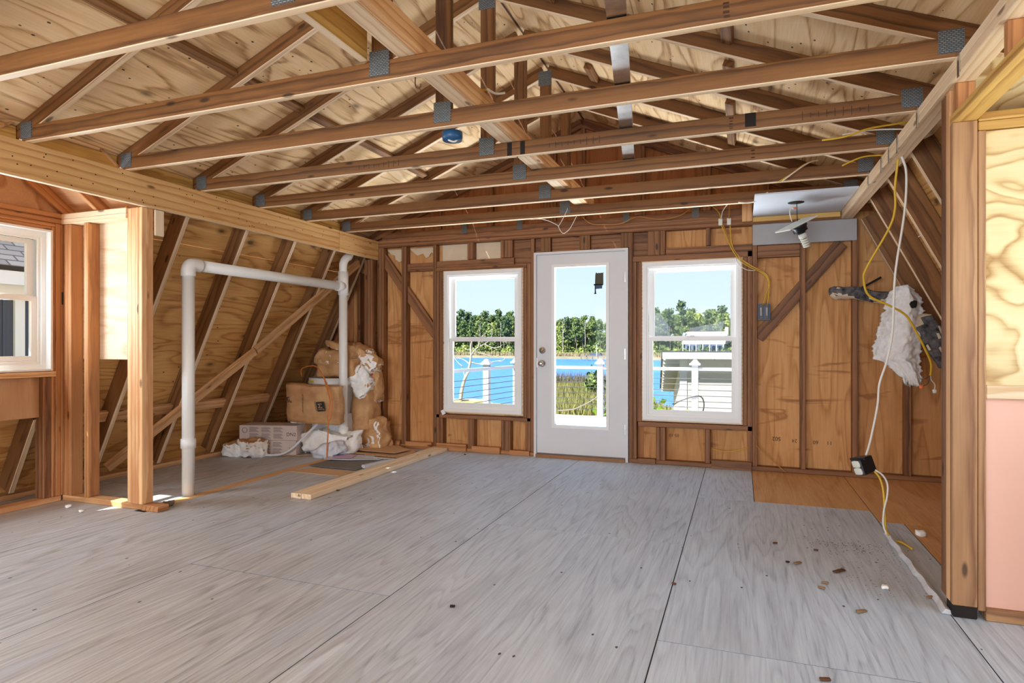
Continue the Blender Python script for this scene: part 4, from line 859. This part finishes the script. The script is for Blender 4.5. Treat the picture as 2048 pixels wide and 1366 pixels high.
for x, y, n in ((-1.32, 2.366, 'second'), (-1.29, 3.586, 'fourth')):
    o = tube('screw_hook', [(x, y, 2.296), (x, y, 2.26), (x + .012, y, 2.246), (x + .024, y, 2.25), (x + .027, y, 2.262)], .003, 'rusty'); tag(o, 'small screw hook under the %s chord' % n, 'hook', 'screw hooks')
t = thing('ceiling_box', 'round blue electrical box with pale wires under the third chord', 'electrical box', (-1.49, 3.03, 2.25))
lathe('box_shell', [(.052, 0), (.056, .02), (.056, .045), (.05, .045), (.046, .008), (.04, .004)], 'blue_plastic', T(-1.475, 3.052, 2.249), t); tube('bare_wire', [(-1.50, 3.04, 2.262), (-1.48, 3.03, 2.244), (-1.46, 3.05, 2.242), (-1.445, 3.06, 2.26)], .005, 'cable_white', t)

# ---- drywall remnants and the dangling lamp
o = bx('drywall_ceiling_patch', .098, .806, 5.10, 5.995, 2.281, 2.2935, 'drywall', axis=0); tag(o, 'white drywall ceiling patch over the right corner with a round hole', 'drywall')
lathe('cable_hole_shade', [(.062, 0), (.062, .002)], 'char', T(.415, 5.47, 2.2795), o, 24)  # flat near-black disc, coloured as the shade inside a hole
o = bx('drywall_wall_patch', .098, .93, 5.985, 5.998, 2.03, 2.216, 'drywall_grey', axis=0); tag(o, 'grey drywall strip left on the back wall under the ceiling patch', 'drywall')
o = bx('ceiling_cleat', .098, .80, 5.955, 5.984, 2.236, 2.279, 'lumber_yellow'); tag(o, 'narrow yellow wood strip between the two drywall patches', 'trim strip')
o = bx('hanger_block', .008, .095, 5.93, 5.995, 2.24, 2.40, 'lumber_stud', axis=2); tag(o, 'short vertical wood block left of the drywall ceiling patch', 'wood block')
t = thing('hanging_lamp', 'dangling lamp holder with a square white plate and spiral bulb', 'lamp', (.415, 5.47, 2.28))
tube('black_wire', [(.42, 5.47, 2.285), (.425, 5.47, 2.13)], .003, 'black_plastic', t, 0); tube('white_wire', [(.40, 5.47, 2.23), (.375, 5.47, 2.24), (.37, 5.47, 2.19), (.385, 5.47, 2.13)], .004, 'cable_white', t); lump('wire_nut', (.02, .016, .014), T(.405, 5.47, 2.235), 'orange_nut', t, .001, 20, 3, 3, .5)
LM = T(.415, 5.47, 2.105) @ Matrix.Rotation(R(-22), 4, 'Y') @ Matrix.Rotation(R(16), 4, 'X') @ Matrix.Scale(1.38, 4)
obj('cover_plate', boxmesh(.19, .15, .008, ['white_device'], .003), LM @ Matrix.Rotation(R(25), 4, 'Z'), t)
lathe('socket', [(.046, 0), (.046, -.018), (.040, -.024), (.040, -.045), (.024, -.05), (.022, -.058)], 'black_plastic', LM @ T(.01, 0, -.004), t)
lathe('bulb_base', [(.02, 0), (.024, -.012), (.024, -.028), (.016, -.034)], 'white_device', LM @ T(.01, 0, -.06), t)
hel = [Vector((.01 + .017 * math.cos(a * .7), .017 * math.sin(a * .7), -.093 - a * .0015)) for a in range(36)]
bm = bmesh.new(); tube_bm(bm, hel, .006, 6); obj('spiral_tube', finish(bm, 'white_device', True), LM, t)

# ---- odds and ends on the floor
rr = random.Random(2)
DEB = [(.275, 3.53, .05, 'splinter', 'pale dowel-like wood chip'), (.46, 3.478, .075, 'rusty', 'dark brown wood sliver, longest of the floor scraps'), (.227, 3.528, .018, 'char', 'small black chip beside the dowel-like chip'), (.352, 3.209, .03, 'splinter', 'curled wood shaving left of centre'), (.481, 2.987, .05, 'splinter', 'crumpled tan scrap nearest the camera on the right'), (.795, 3.258, .03, 'splinter', 'wood crumb beside the right corner post'), (.182, 3.839, .025, 'rusty', 'short brown chip near the floor joint'), (.388, 3.787, .022, 'rusty', 'short brown chip left of the dust patch'), (-.298, 3.02, .02, 'rusty', 'tiny chip lying on the long floor joint'), (-1.173, 2.429, .022, 'char', 'black crumb on the middle floor sheet'), (.267, 2.337, .035, 'rusty', 'brown chip at the bottom edge of the view'), (-2.664, 5.81, .02, 'rusty', 'small chip near the boards by the wall'), (-2.94, 4.044, .035, 'rusty', 'brown chip beside the long pale boards'), (.375, 3.281, .03, 'splinter', 'thin tan shaving by the middle right')]
for x, y, L, m, lab in DEB:
    o = lump('wood_chip', (L, L * .22 + .006, .008), T(x, y, .0065) @ Matrix.Rotation(rr.uniform(-.6, .9), 4, 'Z'), m, None, .002, 60, int(L * 1000), 2, .6); tag(o, lab + ' on the plywood floor', 'wood chip', 'wood chips on the floor')
for x, y, s, lab in ((.629, 3.311, .028, 'lone pale pebble of plaster on the grey floor'), (1.0, 4.30, .05, 'white insulation tuft on the warm plywood at right'), (.93, 3.35, .09, 'crumpled shiny white scrap at the foot of the right studs'), (-4.40, 2.98, .03, 'white crumb on the floor below the dormer plate'), (-4.20, 2.93, .022, 'smaller white crumb nearer the room below the dormer plate')):
    o = lump('floor_scrap', (s, s, s * .6), T(x, y, s * .3 + .002), 'insulation', None, s * .15, 30, int(s * 999), 4, .4); tag(o, lab, 'scrap')
o = lump('lint_heap', (.06, .05, .03), T(-3.79, 3.26, .016), 'dirt', None, .012, 40, 4, 5, .4); tag(o, 'small dark heap of lint behind the floor-end block', 'scrap')
bm = bmesh.new(); rr = random.Random(8)
for q in range(420):
    a = rr.gauss(0, 1); x = .56 + a * .12; y = 3.93 + rr.gauss(0, 1) * .06; s = rr.uniform(.001, .0035)
    if q > 150: x = rr.uniform(.45, .80); y = rr.uniform(3.2, 4.1); s *= .7
    abox(bm, x - s, x + s, y - s * .5, y + s * .5, .0002, .0002 + s * .6)
o = obj('sawdust', finish(bm, 'dirt'), Matrix.Identity(4)); tag(o, 'brown sawdust scattered near the right plate line', 'sawdust', kind='stuff')
def strip():
    bm = bmesh.new(); n = 30; A = []; rr = random.Random(3)
    for q in range(n + 1):
        y = 4.26 - (4.26 - 3.09) * q / n; w = .030 + .008 * rr.uniform(-1, 1)
        A.append([bm.verts.new((.812 + .004 * math.sin(q) - w * .35, y, .003)), bm.verts.new((.815 + .004 * math.sin(q), y, .022 + .006 * rr.random())), bm.verts.new((.828, y, .020)), bm.verts.new((.832, y, .001)), ])
    for a, b in zip(A, A[1:]):
        for k in range(3): bm.faces.new([a[k], a[k + 1], b[k + 1], b[k]])
        bm.faces.new([a[3], a[0], b[0], b[3]])
    bm.faces.new(A[0]); bm.faces.new(A[-1][::-1])
    o = obj('paper_strip', finish(bm, 'foil_paper'), Matrix.Identity(4)); tag(o, 'torn white paper strip along the floor where the right wall stood', 'paper strip')
strip()

# ================================================================== OUTSIDE
GZ, LZ = -3.45, -4.2
def slabpoly(name, pts, z0, z1, mat):
    bm = bmesh.new(); prism(bm, pts, (z0, z1), 2); o = obj(name, finish(bm, mat), Matrix.Identity(4)); o['kind'] = 'structure'; return o
slabpoly('lake', [(-400, 30), (300, 30), (300, 330), (-400, 330)], LZ - .5, LZ, 'lake_water')
slabpoly('yard_ground', [(-40, -30), (40, -30), (40, 40), (6, 44), (-6, 46), (-11, 61), (-13.6, 64), (-19.6, 62.5), (-15.2, 44.2), (-18, 44.6), (-19.3, 46.2), (-23.5, 44.5), (-40, 40)], GZ - 1.2, GZ, 'ground')
slabpoly('sea_wall', [(-40, 40.6), (-24, 45.0), (-19.3, 46.8), (-19.0, 46.3), (-23.6, 44.4), (-40, 40.0)], GZ - 1.2, GZ + .12, 'concrete')
slabpoly('far_bank', [(-160, 231), (-95, 221), (-54, 214), (-15, 207.5), (60, 196), (90, 300), (-190, 320)], LZ - .5, LZ + .9, 'bank')

# deck, railing
deck = setting('deck')
for k in range(30): bx('deck_board', -4.36, 3.4, 6.20 + k * .145, 6.20 + k * .145 + .14, -.135, -.10, 'deck_white', deck)
bx('deck_beam', -4.0, 3.4, 10.2, 10.3, -.4, -.14, 'deck_white', deck); bx('house_band', -5.2, 2.2, 6.115, 6.195, -.6, -.10, 'trim_white', deck)
for x in (-3.9, -.5, 3.2): bx('deck_pier', x - .08, x + .08, 10.15, 10.31, GZ, -.4, 'rail_white', deck)
rail = thing('deck_railing', 'white deck railing with capped posts and thin steel cables', 'railing', (-1, 10.5, -.1))
def rpost(x, y):
    p = bx('post', x - .05, x + .05, y - .05, y + .05, -.10, .80, 'rail_white', rail)
    bm = bmesh.new(); abox(bm, -.085, .085, -.085, .085, 0, .028)
    a = [bm.verts.new((sx * .07, sy * .07, .028)) for sx, sy in ((-1, -1), (1, -1), (1, 1), (-1, 1))]; b = [bm.verts.new((sx * .025, sy * .025, .09)) for sx, sy in ((-1, -1), (1, -1), (1, 1), (-1, 1))]
    for q in range(4): bm.faces.new([a[q], a[(q + 1) % 4], b[(q + 1) % 4], b[q]])
    bm.faces.new(b); obj('post_cap', finish(bm, 'rail_white'), T(x, y, .80), p)
PF = [(-3.79, 10.47), (-2.255, 10.47), (-.70, 10.47), (.85, 10.47), (2.4, 10.47)]; PS = [(-3.98, 9.55), (-4.13, 7.9), (-4.27, 6.35)]
for x, y in PF + PS: rpost(x, y)
lumber('top_rail', (-3.75, 10.47, .735), (3.3, 10.47, .735), .05, .07, (0, 0, 1), 'rail_white', rail); lumber('top_rail', (-4.28, 6.25, .735), (-3.80, 10.42, .735), .05, .07, (0, 0, 1), 'rail_white', rail)
for q in range(7):
    z = .02 + q * .093
    tube('steel_cable', [(-3.77, 10.47, z), (3.3, 10.47, z)], .006, 'steel_cable', rail, 0, 5); tube('steel_cable', [(-4.275, 6.3, z), (-3.80, 10.42, z)], .006, 'steel_cable', rail, 0, 5)
o = tube('sagging_rope', [(-3.0, 10.42, -.02), (-2.7, 10.42, .02), (-2.42, 10.42, .16), (-2.30, 10.42, .24)], .010, 'wood_grey'); tag(o, 'grey rope slanting up to the deck post seen through the door', 'rope')
o = tube('coiled_wire', [(-2.18 + .012 * math.sin(q * 2.1), 10.43, .62 - q * .045) for q in range(16)], .008, 'steel_cable', None, 3, 6); tag(o, 'dark kinked wire hanging beside the deck post behind the door', 'wire')
o = tube('black_hose', [(-1.05, 10.40, .16), (-.80, 10.40, .27), (-.62, 10.40, .30), (-.56, 10.40, .20), (-.58, 10.40, .05), (-.68, 10.40, -.04), (-.74, 10.40, -.08)], .010, 'black_plastic'); tag(o, 'black hose looped around the deck post behind the right window', 'hose')
def ornament():
    t = thing('hanging_ornament', 'dark little tower-shaped ornament hung against the door glass', 'ornament', (-1.30, 5.99, 1.65))
    bm = bmesh.new(); prism(bm, [(-.040, 0), (.042, .0), (.042, .118), (.030, .112), (.020, .118), (.012, .110), (.0, .116), (-.012, .11), (-.03, .12), (-.036, .10)], (0, .012), 1); obj('tower', finish(bm, 'sticker_olive'), T(-1.307, 5.993, 1.725), t)
    bm = bmesh.new(); prism(bm, [(-.038, 0), (.03, .004), (.032, .042), (-.038, .042)], (.002, .010), 1); obj('blue_base', finish(bm, 'sticker_blue'), T(-1.307, 5.993, 1.682), t)
    bm = bmesh.new(); prism(bm, [(-.052, .08), (.04, .08), (.04, .09), (-.052, .094)], (0, .012), 1); prism(bm, [(-.042, .0), (-.030, 0), (-.036, .09), (-.042, .09)], (0, .01), 1); abox(bm, -.048, -.028, 0, .012, -.004, .006); obj('hook_stem', finish(bm, 'char'), T(-1.307, 5.993, 1.638), t)
ornament()

# foliage prototypes built from many small leaf clumps
def leaf_mesh(n, fn, size, mat, seed):
    rr = random.Random(seed); V = []; F = []
    for q in range(n):
        c = Vector(fn(rr)); s = size * rr.uniform(.6, 1.3)
        a = Vector((rr.gauss(0, 1), rr.gauss(0, 1), rr.gauss(0, .6))).normalized(); b = a.orthogonal().normalized(); b.rotate(Matrix.Rotation(rr.uniform(0, 6.28), 3, a))
        d = a.cross(b); k = len(V)
        V += [c + b * s, c + d * s * .8, c - b * s, c - d * s * .8]; F.append((k, k + 1, k + 2, k + 3))
    me = bpy.data.meshes.new('leaves'); me.from_pydata(V, [], F); me.materials.append(MATS[mat]); return me
def trunk_mesh(h, r, mat, seed, branches=0):
    rr = random.Random(seed); bm = bmesh.new()
    pts = [Vector((rr.uniform(-.1, .1) * q, rr.uniform(-.1, .1) * q, h * q / 4)) for q in range(5)]
    tube_bm(bm, pts, [r * (1 - .16 * q) for q in range(5)], 6)
    for q in range(branches):
        z = h * rr.uniform(.45, .95); a = rr.uniform(0, 6.28); L = rr.uniform(.8, 2.2); b = Vector((0, 0, z))
        tube_bm(bm, [b, b + Vector((math.cos(a) * L, math.sin(a) * L, L * .6))], [r * .3, r * .1], 4)
    return finish(bm, mat)
PROTO = []
for k, (h, cr, z0, mat, nl) in enumerate(((16.5, 2.2, .52, 'needles', 900), (17.5, 2.1, .52, 'needles_dark', 800), (14.5, 2.7, .22, 'needles_light', 1000), (15.5, 2.5, .30, 'needles', 1000))):
    clumps = [(random.Random(k * 50 + q)) for q in range(16)]
    cl = []
    for q, rq in enumerate(clumps):
        f = q / 15; rad = cr * (1.0 - .75 * f ** 1.5) * rq.uniform(.3, 1); a = rq.uniform(0, 6.28)
        cl.append((rad * math.cos(a), rad * math.sin(a), h * (z0 + (1 - z0) * f), rq.uniform(.6, 1.15)))
    def fn(rr, cl=cl):
        c = rr.choice(cl); return (c[0] + rr.gauss(0, .55) * c[3], c[1] + rr.gauss(0, .55) * c[3], c[2] + rr.gauss(0, .38) * c[3])
    PROTO.append((trunk_mesh(h * .96, .2, 'bark_pine', k, 3), leaf_mesh(nl, fn, .42, mat, 90 + k), h))
snag = trunk_mesh(13, .16, 'bark_dead', 77, 9)
LAB = ['tall open-crowned green pine in the tree line across the lake', 'slender dark pine in the tree line across the lake', 'bright green broad-crowned tree in the tree line across the lake', 'dense dark green tree in the tree line across the lake']
rr = random.Random(31); n = 0
x = -122.0
while x < 26:
    for row in (0, 1, 2):
        px_ = x + rr.uniform(-.7, .7) + row * 1.3; shore = 205.5 - .162 * px_
        if -19 < px_ < -2: shore += 13
        py_ = shore + 8 + row * 6 + rr.uniform(-2, 2)
        k = rr.choice((0, 1, 1, 3, 0, 2)) if px_ < -72 else rr.choice((0, 1, 3, 3, 2))
        tm, lm, h = PROTO[k]; s = rr.uniform(.82, 1.08) * (1.0 if px_ < -72 else .86) * (.92, .98, 1.04)[row] * (1.16 if px_ > -30 else 1)
        t = thing('lakeside_tree', LAB[k], 'tree', (px_, py_, LZ + .85), rr.uniform(0, 6.28), 'trees across the lake, kind %d' % (k + 1))
        for nm, me in (('trunk', tm), ('crown', lm)):
            c = bpy.data.objects.new(nm, me); COL.objects.link(c); c.parent = t
        t.scale = (s, s, s); n += 1
    x += rr.uniform(2.4, 3.2)
for x_, y_ in ((-92, 226), (-97.5, 227), (-88, 225.5), (-61.3, 220), (-53.0, 219.5)):
    o = bpy.data.objects.new('bare_trunk', snag); link(o, T(x_, y_, LZ + .85) @ Matrix.Rotation(x_, 4, 'Z')); tag(o, 'pale leafless trunk standing in front of the far trees', 'tree', 'bare trunks across the lake')
def bushfn(w, h): return lambda rr: (rr.gauss(0, .42) * w, rr.gauss(0, .42) * w, abs(rr.gauss(.45, .28)) * h)
bush1 = leaf_mesh(300, bushfn(2.2, 3.2), .40, 'needles_light', 5); bush2 = leaf_mesh(300, bushfn(2.4, 2.8), .40, 'needles', 6)
x = -120; q = 0
while x < 24:
    o = bpy.data.objects.new('shore_bush', (bush1, bush2)[q % 2]); yy = 205.5 - .162 * x + 6.0 + rr.uniform(-1.5, 1.5); s = rr.uniform(.8, 1.3)
    link(o, T(x, yy, LZ + .85) @ Matrix.Scale(s, 4)); tag(o, ('light green' if q % 2 == 0 else 'mid green') + ' round bush at the foot of the far trees', 'bush', 'bushes across the lake, %s' % ('light' if q % 2 == 0 else 'mid'))
    x += rr.uniform(2.6, 4.2); q += 1
def thicket():
    rq = random.Random(61); V = []; F = []; x = -121
    while x < 24:
        yy = 205.5 - .162 * x + 15 + rq.uniform(-3, 3); sc = rq.uniform(1.7, 2.3); me = bush2 if rq.random() < .6 else bush1; k = len(V); c = Vector((x, yy, LZ + .85))
        V += [c + v.co * sc for v in me.vertices]; F += [tuple(i + k for i in p.vertices) for p in me.polygons]; x += rq.uniform(2.6, 3.6)
    me = bpy.data.meshes.new('undergrowth'); me.from_pydata(V, [], F); me.materials.append(MATS['needles'])
    tag(obj('undergrowth', me, Matrix.Identity(4)), 'green undergrowth filling the gaps between the trunks across the lake', 'undergrowth', kind='stuff')
thicket()
def blades(name, n, area, h, w, mat, seed, label, z):
    rr = random.Random(seed); V = []; F = []
    for q in range(n):
        bx_, by_ = area(rr); hh = h * rr.uniform(.5, 1.2); a = rr.uniform(0, 3.14); dx = math.cos(a) * w; dy = math.sin(a) * w; lx = rr.gauss(0, .2) * hh; k = len(V)
        V += [(bx_ - dx, by_ - dy, z), (bx_ + dx, by_ + dy, z), (bx_ + lx, by_ + rr.gauss(0, .2) * hh, z + hh)]; F.append((k, k + 1, k + 2))
    me = bpy.data.meshes.new(name); me.from_pydata(V, [], F); me.materials.append(MATS[mat]); o = obj(name, me, Matrix.Identity(4)); tag(o, label, name.replace('_', ' '), kind='stuff')
def bankarea(rr):
    x = rr.uniform(-120, 30); return x, 205.8 - .162 * x + rr.uniform(0, 4.5)
blades('shore_reeds', 9000, bankarea, 2.0, .22, 'reed', 7, 'tan reeds lining the far shore', LZ + .3)
blades('marsh_grass', 14000, lambda rr: (lambda y: (rr.uniform(-.335 * y, -.335 * y + 9), y))(rr.uniform(36, 62)), .9, .07, 'grass', 8, 'yellow-green marsh grass beyond the deck', GZ)
blades('dark_reeds', 1500, lambda rr: (rr.uniform(-18.6, -11), 61.5 + rr.gauss(0, 1.0)), 1.7, .05, 'grass_dark', 9, 'dark reeds at the near water edge', GZ)
def shrub(x, y, z, w, h, lab, n=900, mat='shrub', s=.09):
    t = thing('garden_shrub', lab, 'shrub', (x, y, z)); obj('foliage', leaf_mesh(n, bushfn(w, h), s, mat, int(x * 10)), T(x, y, z), t)
    tube('stem', [(x, y, GZ), (x, y, z + h * .4)], .04, 'bark_pine', t, 0, 6)
shrub(-2.25, 14.2, -1.35, .75, 1.15, 'sunlit green shrub below the deck rail behind the right window', 1600); shrub(-2.9, 16.0, -1.8, .8, 1.3, 'second green shrub left of the garage, farther out', 1200); shrub(-11.2, 50, GZ, .9, 2.1, 'dark green bush among the marsh grass', 500, 'needles', .22)

# dead tree by the water
def dead_tree():
    base = Vector((-21.1, 45.2, GZ + .13)); k = .00886
    ux = Vector((math.cos(R(20.29)), math.sin(R(20.29)), 0)); uf = Vector((-math.sin(R(20.29)), math.cos(R(20.29)), 0)); rr = random.Random(12)
    t = thing('dead_tree', 'bleached leafless tree leaning at the water edge', 'tree', base)
    def P(px, py, d=0): return base + ux * (px - 180) * k + Vector((0, 0, (1190 - py) * k)) + uf * d
    B = [([(180, 1195), (190, 1110), (215, 1010), (245, 940), (268, 850), (275, 770)], .16, .085), ([(275, 780), (270, 730), (275, 680), (290, 640)], .08, .025), ([(272, 800), (300, 750), (340, 715), (390, 690), (430, 660), (470, 590)], .07, .015), ([(340, 715), (350, 650), (380, 610), (420, 570)], .04, .01),
         ([(225, 1000), (250, 945), (290, 920), (340, 912)], .09, .05), ([(340, 912), (420, 908), (490, 912)], .05, .015), ([(268, 850), (340, 868), (420, 858), (500, 842), (570, 830), (590, 800)], .06, .015), ([(500, 842), (560, 845)], .03, .01), ([(270, 880), (230, 845), (180, 820), (130, 815)], .05, .015), ([(200, 890), (150, 850), (110, 790), (95, 760)], .04, .012), ([(222, 1000), (205, 940), (185, 905)], .05, .02),
         ([(275, 740), (230, 735), (190, 700)], .035, .01), ([(290, 720), (330, 760), (400, 780), (480, 800), (530, 795)], .045, .012), ([(400, 690), (470, 720), (530, 715), (560, 690)], .035, .01), ([(470, 720), (520, 740)], .025, .008), ([(390, 690), (360, 640), (300, 610)], .03, .008), ([(400, 780), (440, 810)], .02, .008)]
    for q, (pts, r0, r1) in enumerate(B):
        d1 = 0 if q == 0 else rr.uniform(-.7, .7); m = len(pts)
        W_ = spline([P(x, y, d1 * (i / (m - 1)) ** 1.0 if q else 0) for i, (x, y) in enumerate(pts)], 4); nn = len(W_)
        bm = bmesh.new(); tube_bm(bm, [p - base for p in W_], [r0 + (r1 - r0) * i / (nn - 1) for i in range(nn)], 7)
        obj('trunk' if q == 0 else 'branch', finish(bm, 'bark_dead', True), Matrix.Translation(base), t)
dead_tree()

# neighbouring garage seen through the right window (turned a little, roof falling away towards the lake)
def garage():
    t = thing('garage', 'pale garage with a mono-pitch roof and wide overhang below the deck', 'building', (-1.45, 15.0, GZ), R(7.2)); M = WM[t]
    def part(nm, fn, mat, par=None): bm = bmesh.new(); fn(bm); return obj(nm, finish(bm, mat), M, par or t)
    zt = .80 - GZ
    part('wall', lambda b: prism(b, [(0, 0), (6.0, 0), (6.0, zt - 1.17), (0, zt)], (.12, 7), 0), 'garage_wall')
    part('corner_board', lambda b: abox(b, .10, .26, -.02, 0, 0, zt), 'garage_trim')
    th = math.atan2(1.17, 6.0)
    roof = part('roof', lambda b: prism(b, [(-.34, zt + .07), (6.3, zt + .07 - 6.64 * math.tan(th)), (6.3, zt + .15 - 6.64 * math.tan(th)), (-.34, zt + .15)], (-.28, 7.5), 0), 'garage_underside')
    part('roof_skin', lambda b: prism(b, [(-.38, zt + .155), (6.34, zt + .155 - 6.72 * math.tan(th)), (6.34, zt + .18 - 6.72 * math.tan(th)), (-.38, zt + .18)], (-.32, 7.55), 0), 'roof_dark', roof)
    part('fascia', lambda b: abox(b, -.30, 7.5, -.375, -.34, zt + .0, zt + .155), 'garage_trim', roof)
    for q in range(13): part('rafter_tail', lambda b: abox(b, .3 + q * .57, .35 + q * .57, -.34, 0, zt - .03, zt + .07), 'garage_trim', roof)
    for q in range(12):
        yy = -.25 + q * .54; zz = zt + .07 - (yy + .34) * math.tan(th)
        part('lookout', lambda b: abox(b, -.27, .12, yy, yy + .06, zz - .09, zz - .01), 'garage_trim', roof)
garage()
# house across the lake
def far_house():
    t = thing('lake_house', 'white house with a tan dormered roof and porch across the lake', 'house', (-11.5, 214, LZ + .9), R(-8)); M = WM[t]
    def part(nm, fn, mat, par=None): bm = bmesh.new(); fn(bm); return obj(nm, finish(bm, mat), M, par or t)
    w = part('wall', lambda b: abox(b, -6.2, 6.4, 0, 8, 0, 4.6), 'trim_white')
    r = part('roof', lambda b: prism(b, [(-2.2, 4.4), (4, 8.6), (9, 4.6), (9, 4.4)], (-6.8, 7.0), 0), 'roof_tan')
    part('chimney', lambda b: abox(b, 6.2, 7.2, 3, 4.2, 5, 10.0), 'concrete', r)
    part('porch', lambda b: (abox(b, -6.6, 6.8, -2.2, 0, .9, 1.2),), 'trim_white'); part('porch_railing', lambda b: abox(b, -6.6, 6.8, -2.2, -2.1, 1.2, 1.9), 'trim_white')
    for q in range(7): part('porch_post', lambda b: abox(b, -6.5 + q * 2.15, -6.3 + q * 2.15, -2.2, -2.0, 1.2, 4.4), 'trim_white')
    for q in range(6): part('window', lambda b: abox(b, -5.4 + q * 2.0, -4.3 + q * 2.0, -.06, 0, 1.6, 3.8), 'window_dark', w)
    for x in (-2.6, 1.6):
        d = part('dormer', lambda b: prism(b, [(x - 1, 5.0), (x + 1, 5.0), (x + 1, 6.0), (x, 6.9), (x - 1, 6.0)], (-.6, 2.4), 1), 'trim_white', r)
        part('dormer_window', lambda b: abox(b, x - .4, x + .4, -.66, -.6, 5.2, 6.1), 'window_dark', d)
far_house()
def dock():
    t = thing('boat_dock', 'small wooden boat dock on piles off the far shore', 'dock', (-45.5, 196, LZ)); M = WM[t]
    def part(nm, fn, mat): bm = bmesh.new(); fn(bm); return obj(nm, finish(bm, mat), M, t)
    part('platform', lambda b: abox(b, -3.4, 6.5, 0, 3, 1.3, 1.6), 'wood_grey')
    for q in range(6): part('pile', lambda b: (abox(b, -3.3 + q * 1.85, -3.0 + q * 1.85, 0, .3, -.4, 2.3 if q % 2 else 1.3),), 'wood_grey')
    part('boat_cover', lambda b: prism(b, [(-.4, 1.6), (3.4, 1.6), (3.0, 2.4), (0, 2.5)], (.4, 2.4), 1), 'siding_dark'); part('flag_pole', lambda b: abox(b, 1.9, 2.0, .2, .3, 1.6, 5.2), 'trim_white')
dock()
# neighbour beyond the left dormer window
def neighbour():
    t = thing('neighbour_house', 'dark blue-grey house with grey shingle roof outside the left window', 'house', (-9, 5, GZ)); M = Matrix.Identity(4)
    def part(nm, fn, mat, par=None): bm = bmesh.new(); fn(bm); return obj(nm, finish(bm, mat), M, par or t)
    part('wall', lambda b: abox(b, -13, -9, 1.0, 9, GZ, 1.92), 'siding_dark'); part('trim_board', lambda b: abox(b, -9, -8.96, 5.38, 5.50, GZ, 1.92), 'trim_white'); part('trim_board', lambda b: abox(b, -9, -8.96, 3.6, 3.72, GZ, 1.92), 'trim_white')
    for q in range(40): part('batten', lambda b: abox(b, -9, -8.985, 1.05 + q * .2, 1.08 + q * .2, GZ, 1.90), 'siding_dark')
    part('fascia', lambda b: abox(b, -8.75, -8.70, .6, 9.4, 1.90, 2.10), 'trim_white'); part('frieze_board', lambda b: abox(b, -9.0, -8.95, 1, 9, 1.74, 1.93), 'trim_white')
    a = Vector((-8.68, 5, 2.10)); b_ = Vector((-11.6, 5, 4.3)); up = Vector((2.2, 0, 2.92))
    obj('roof', boxmesh(8.8, (b_ - a).length, .08, ['shingles'], 0), basis((a + b_) / 2, (0, 1, 0), up), t)
neighbour()
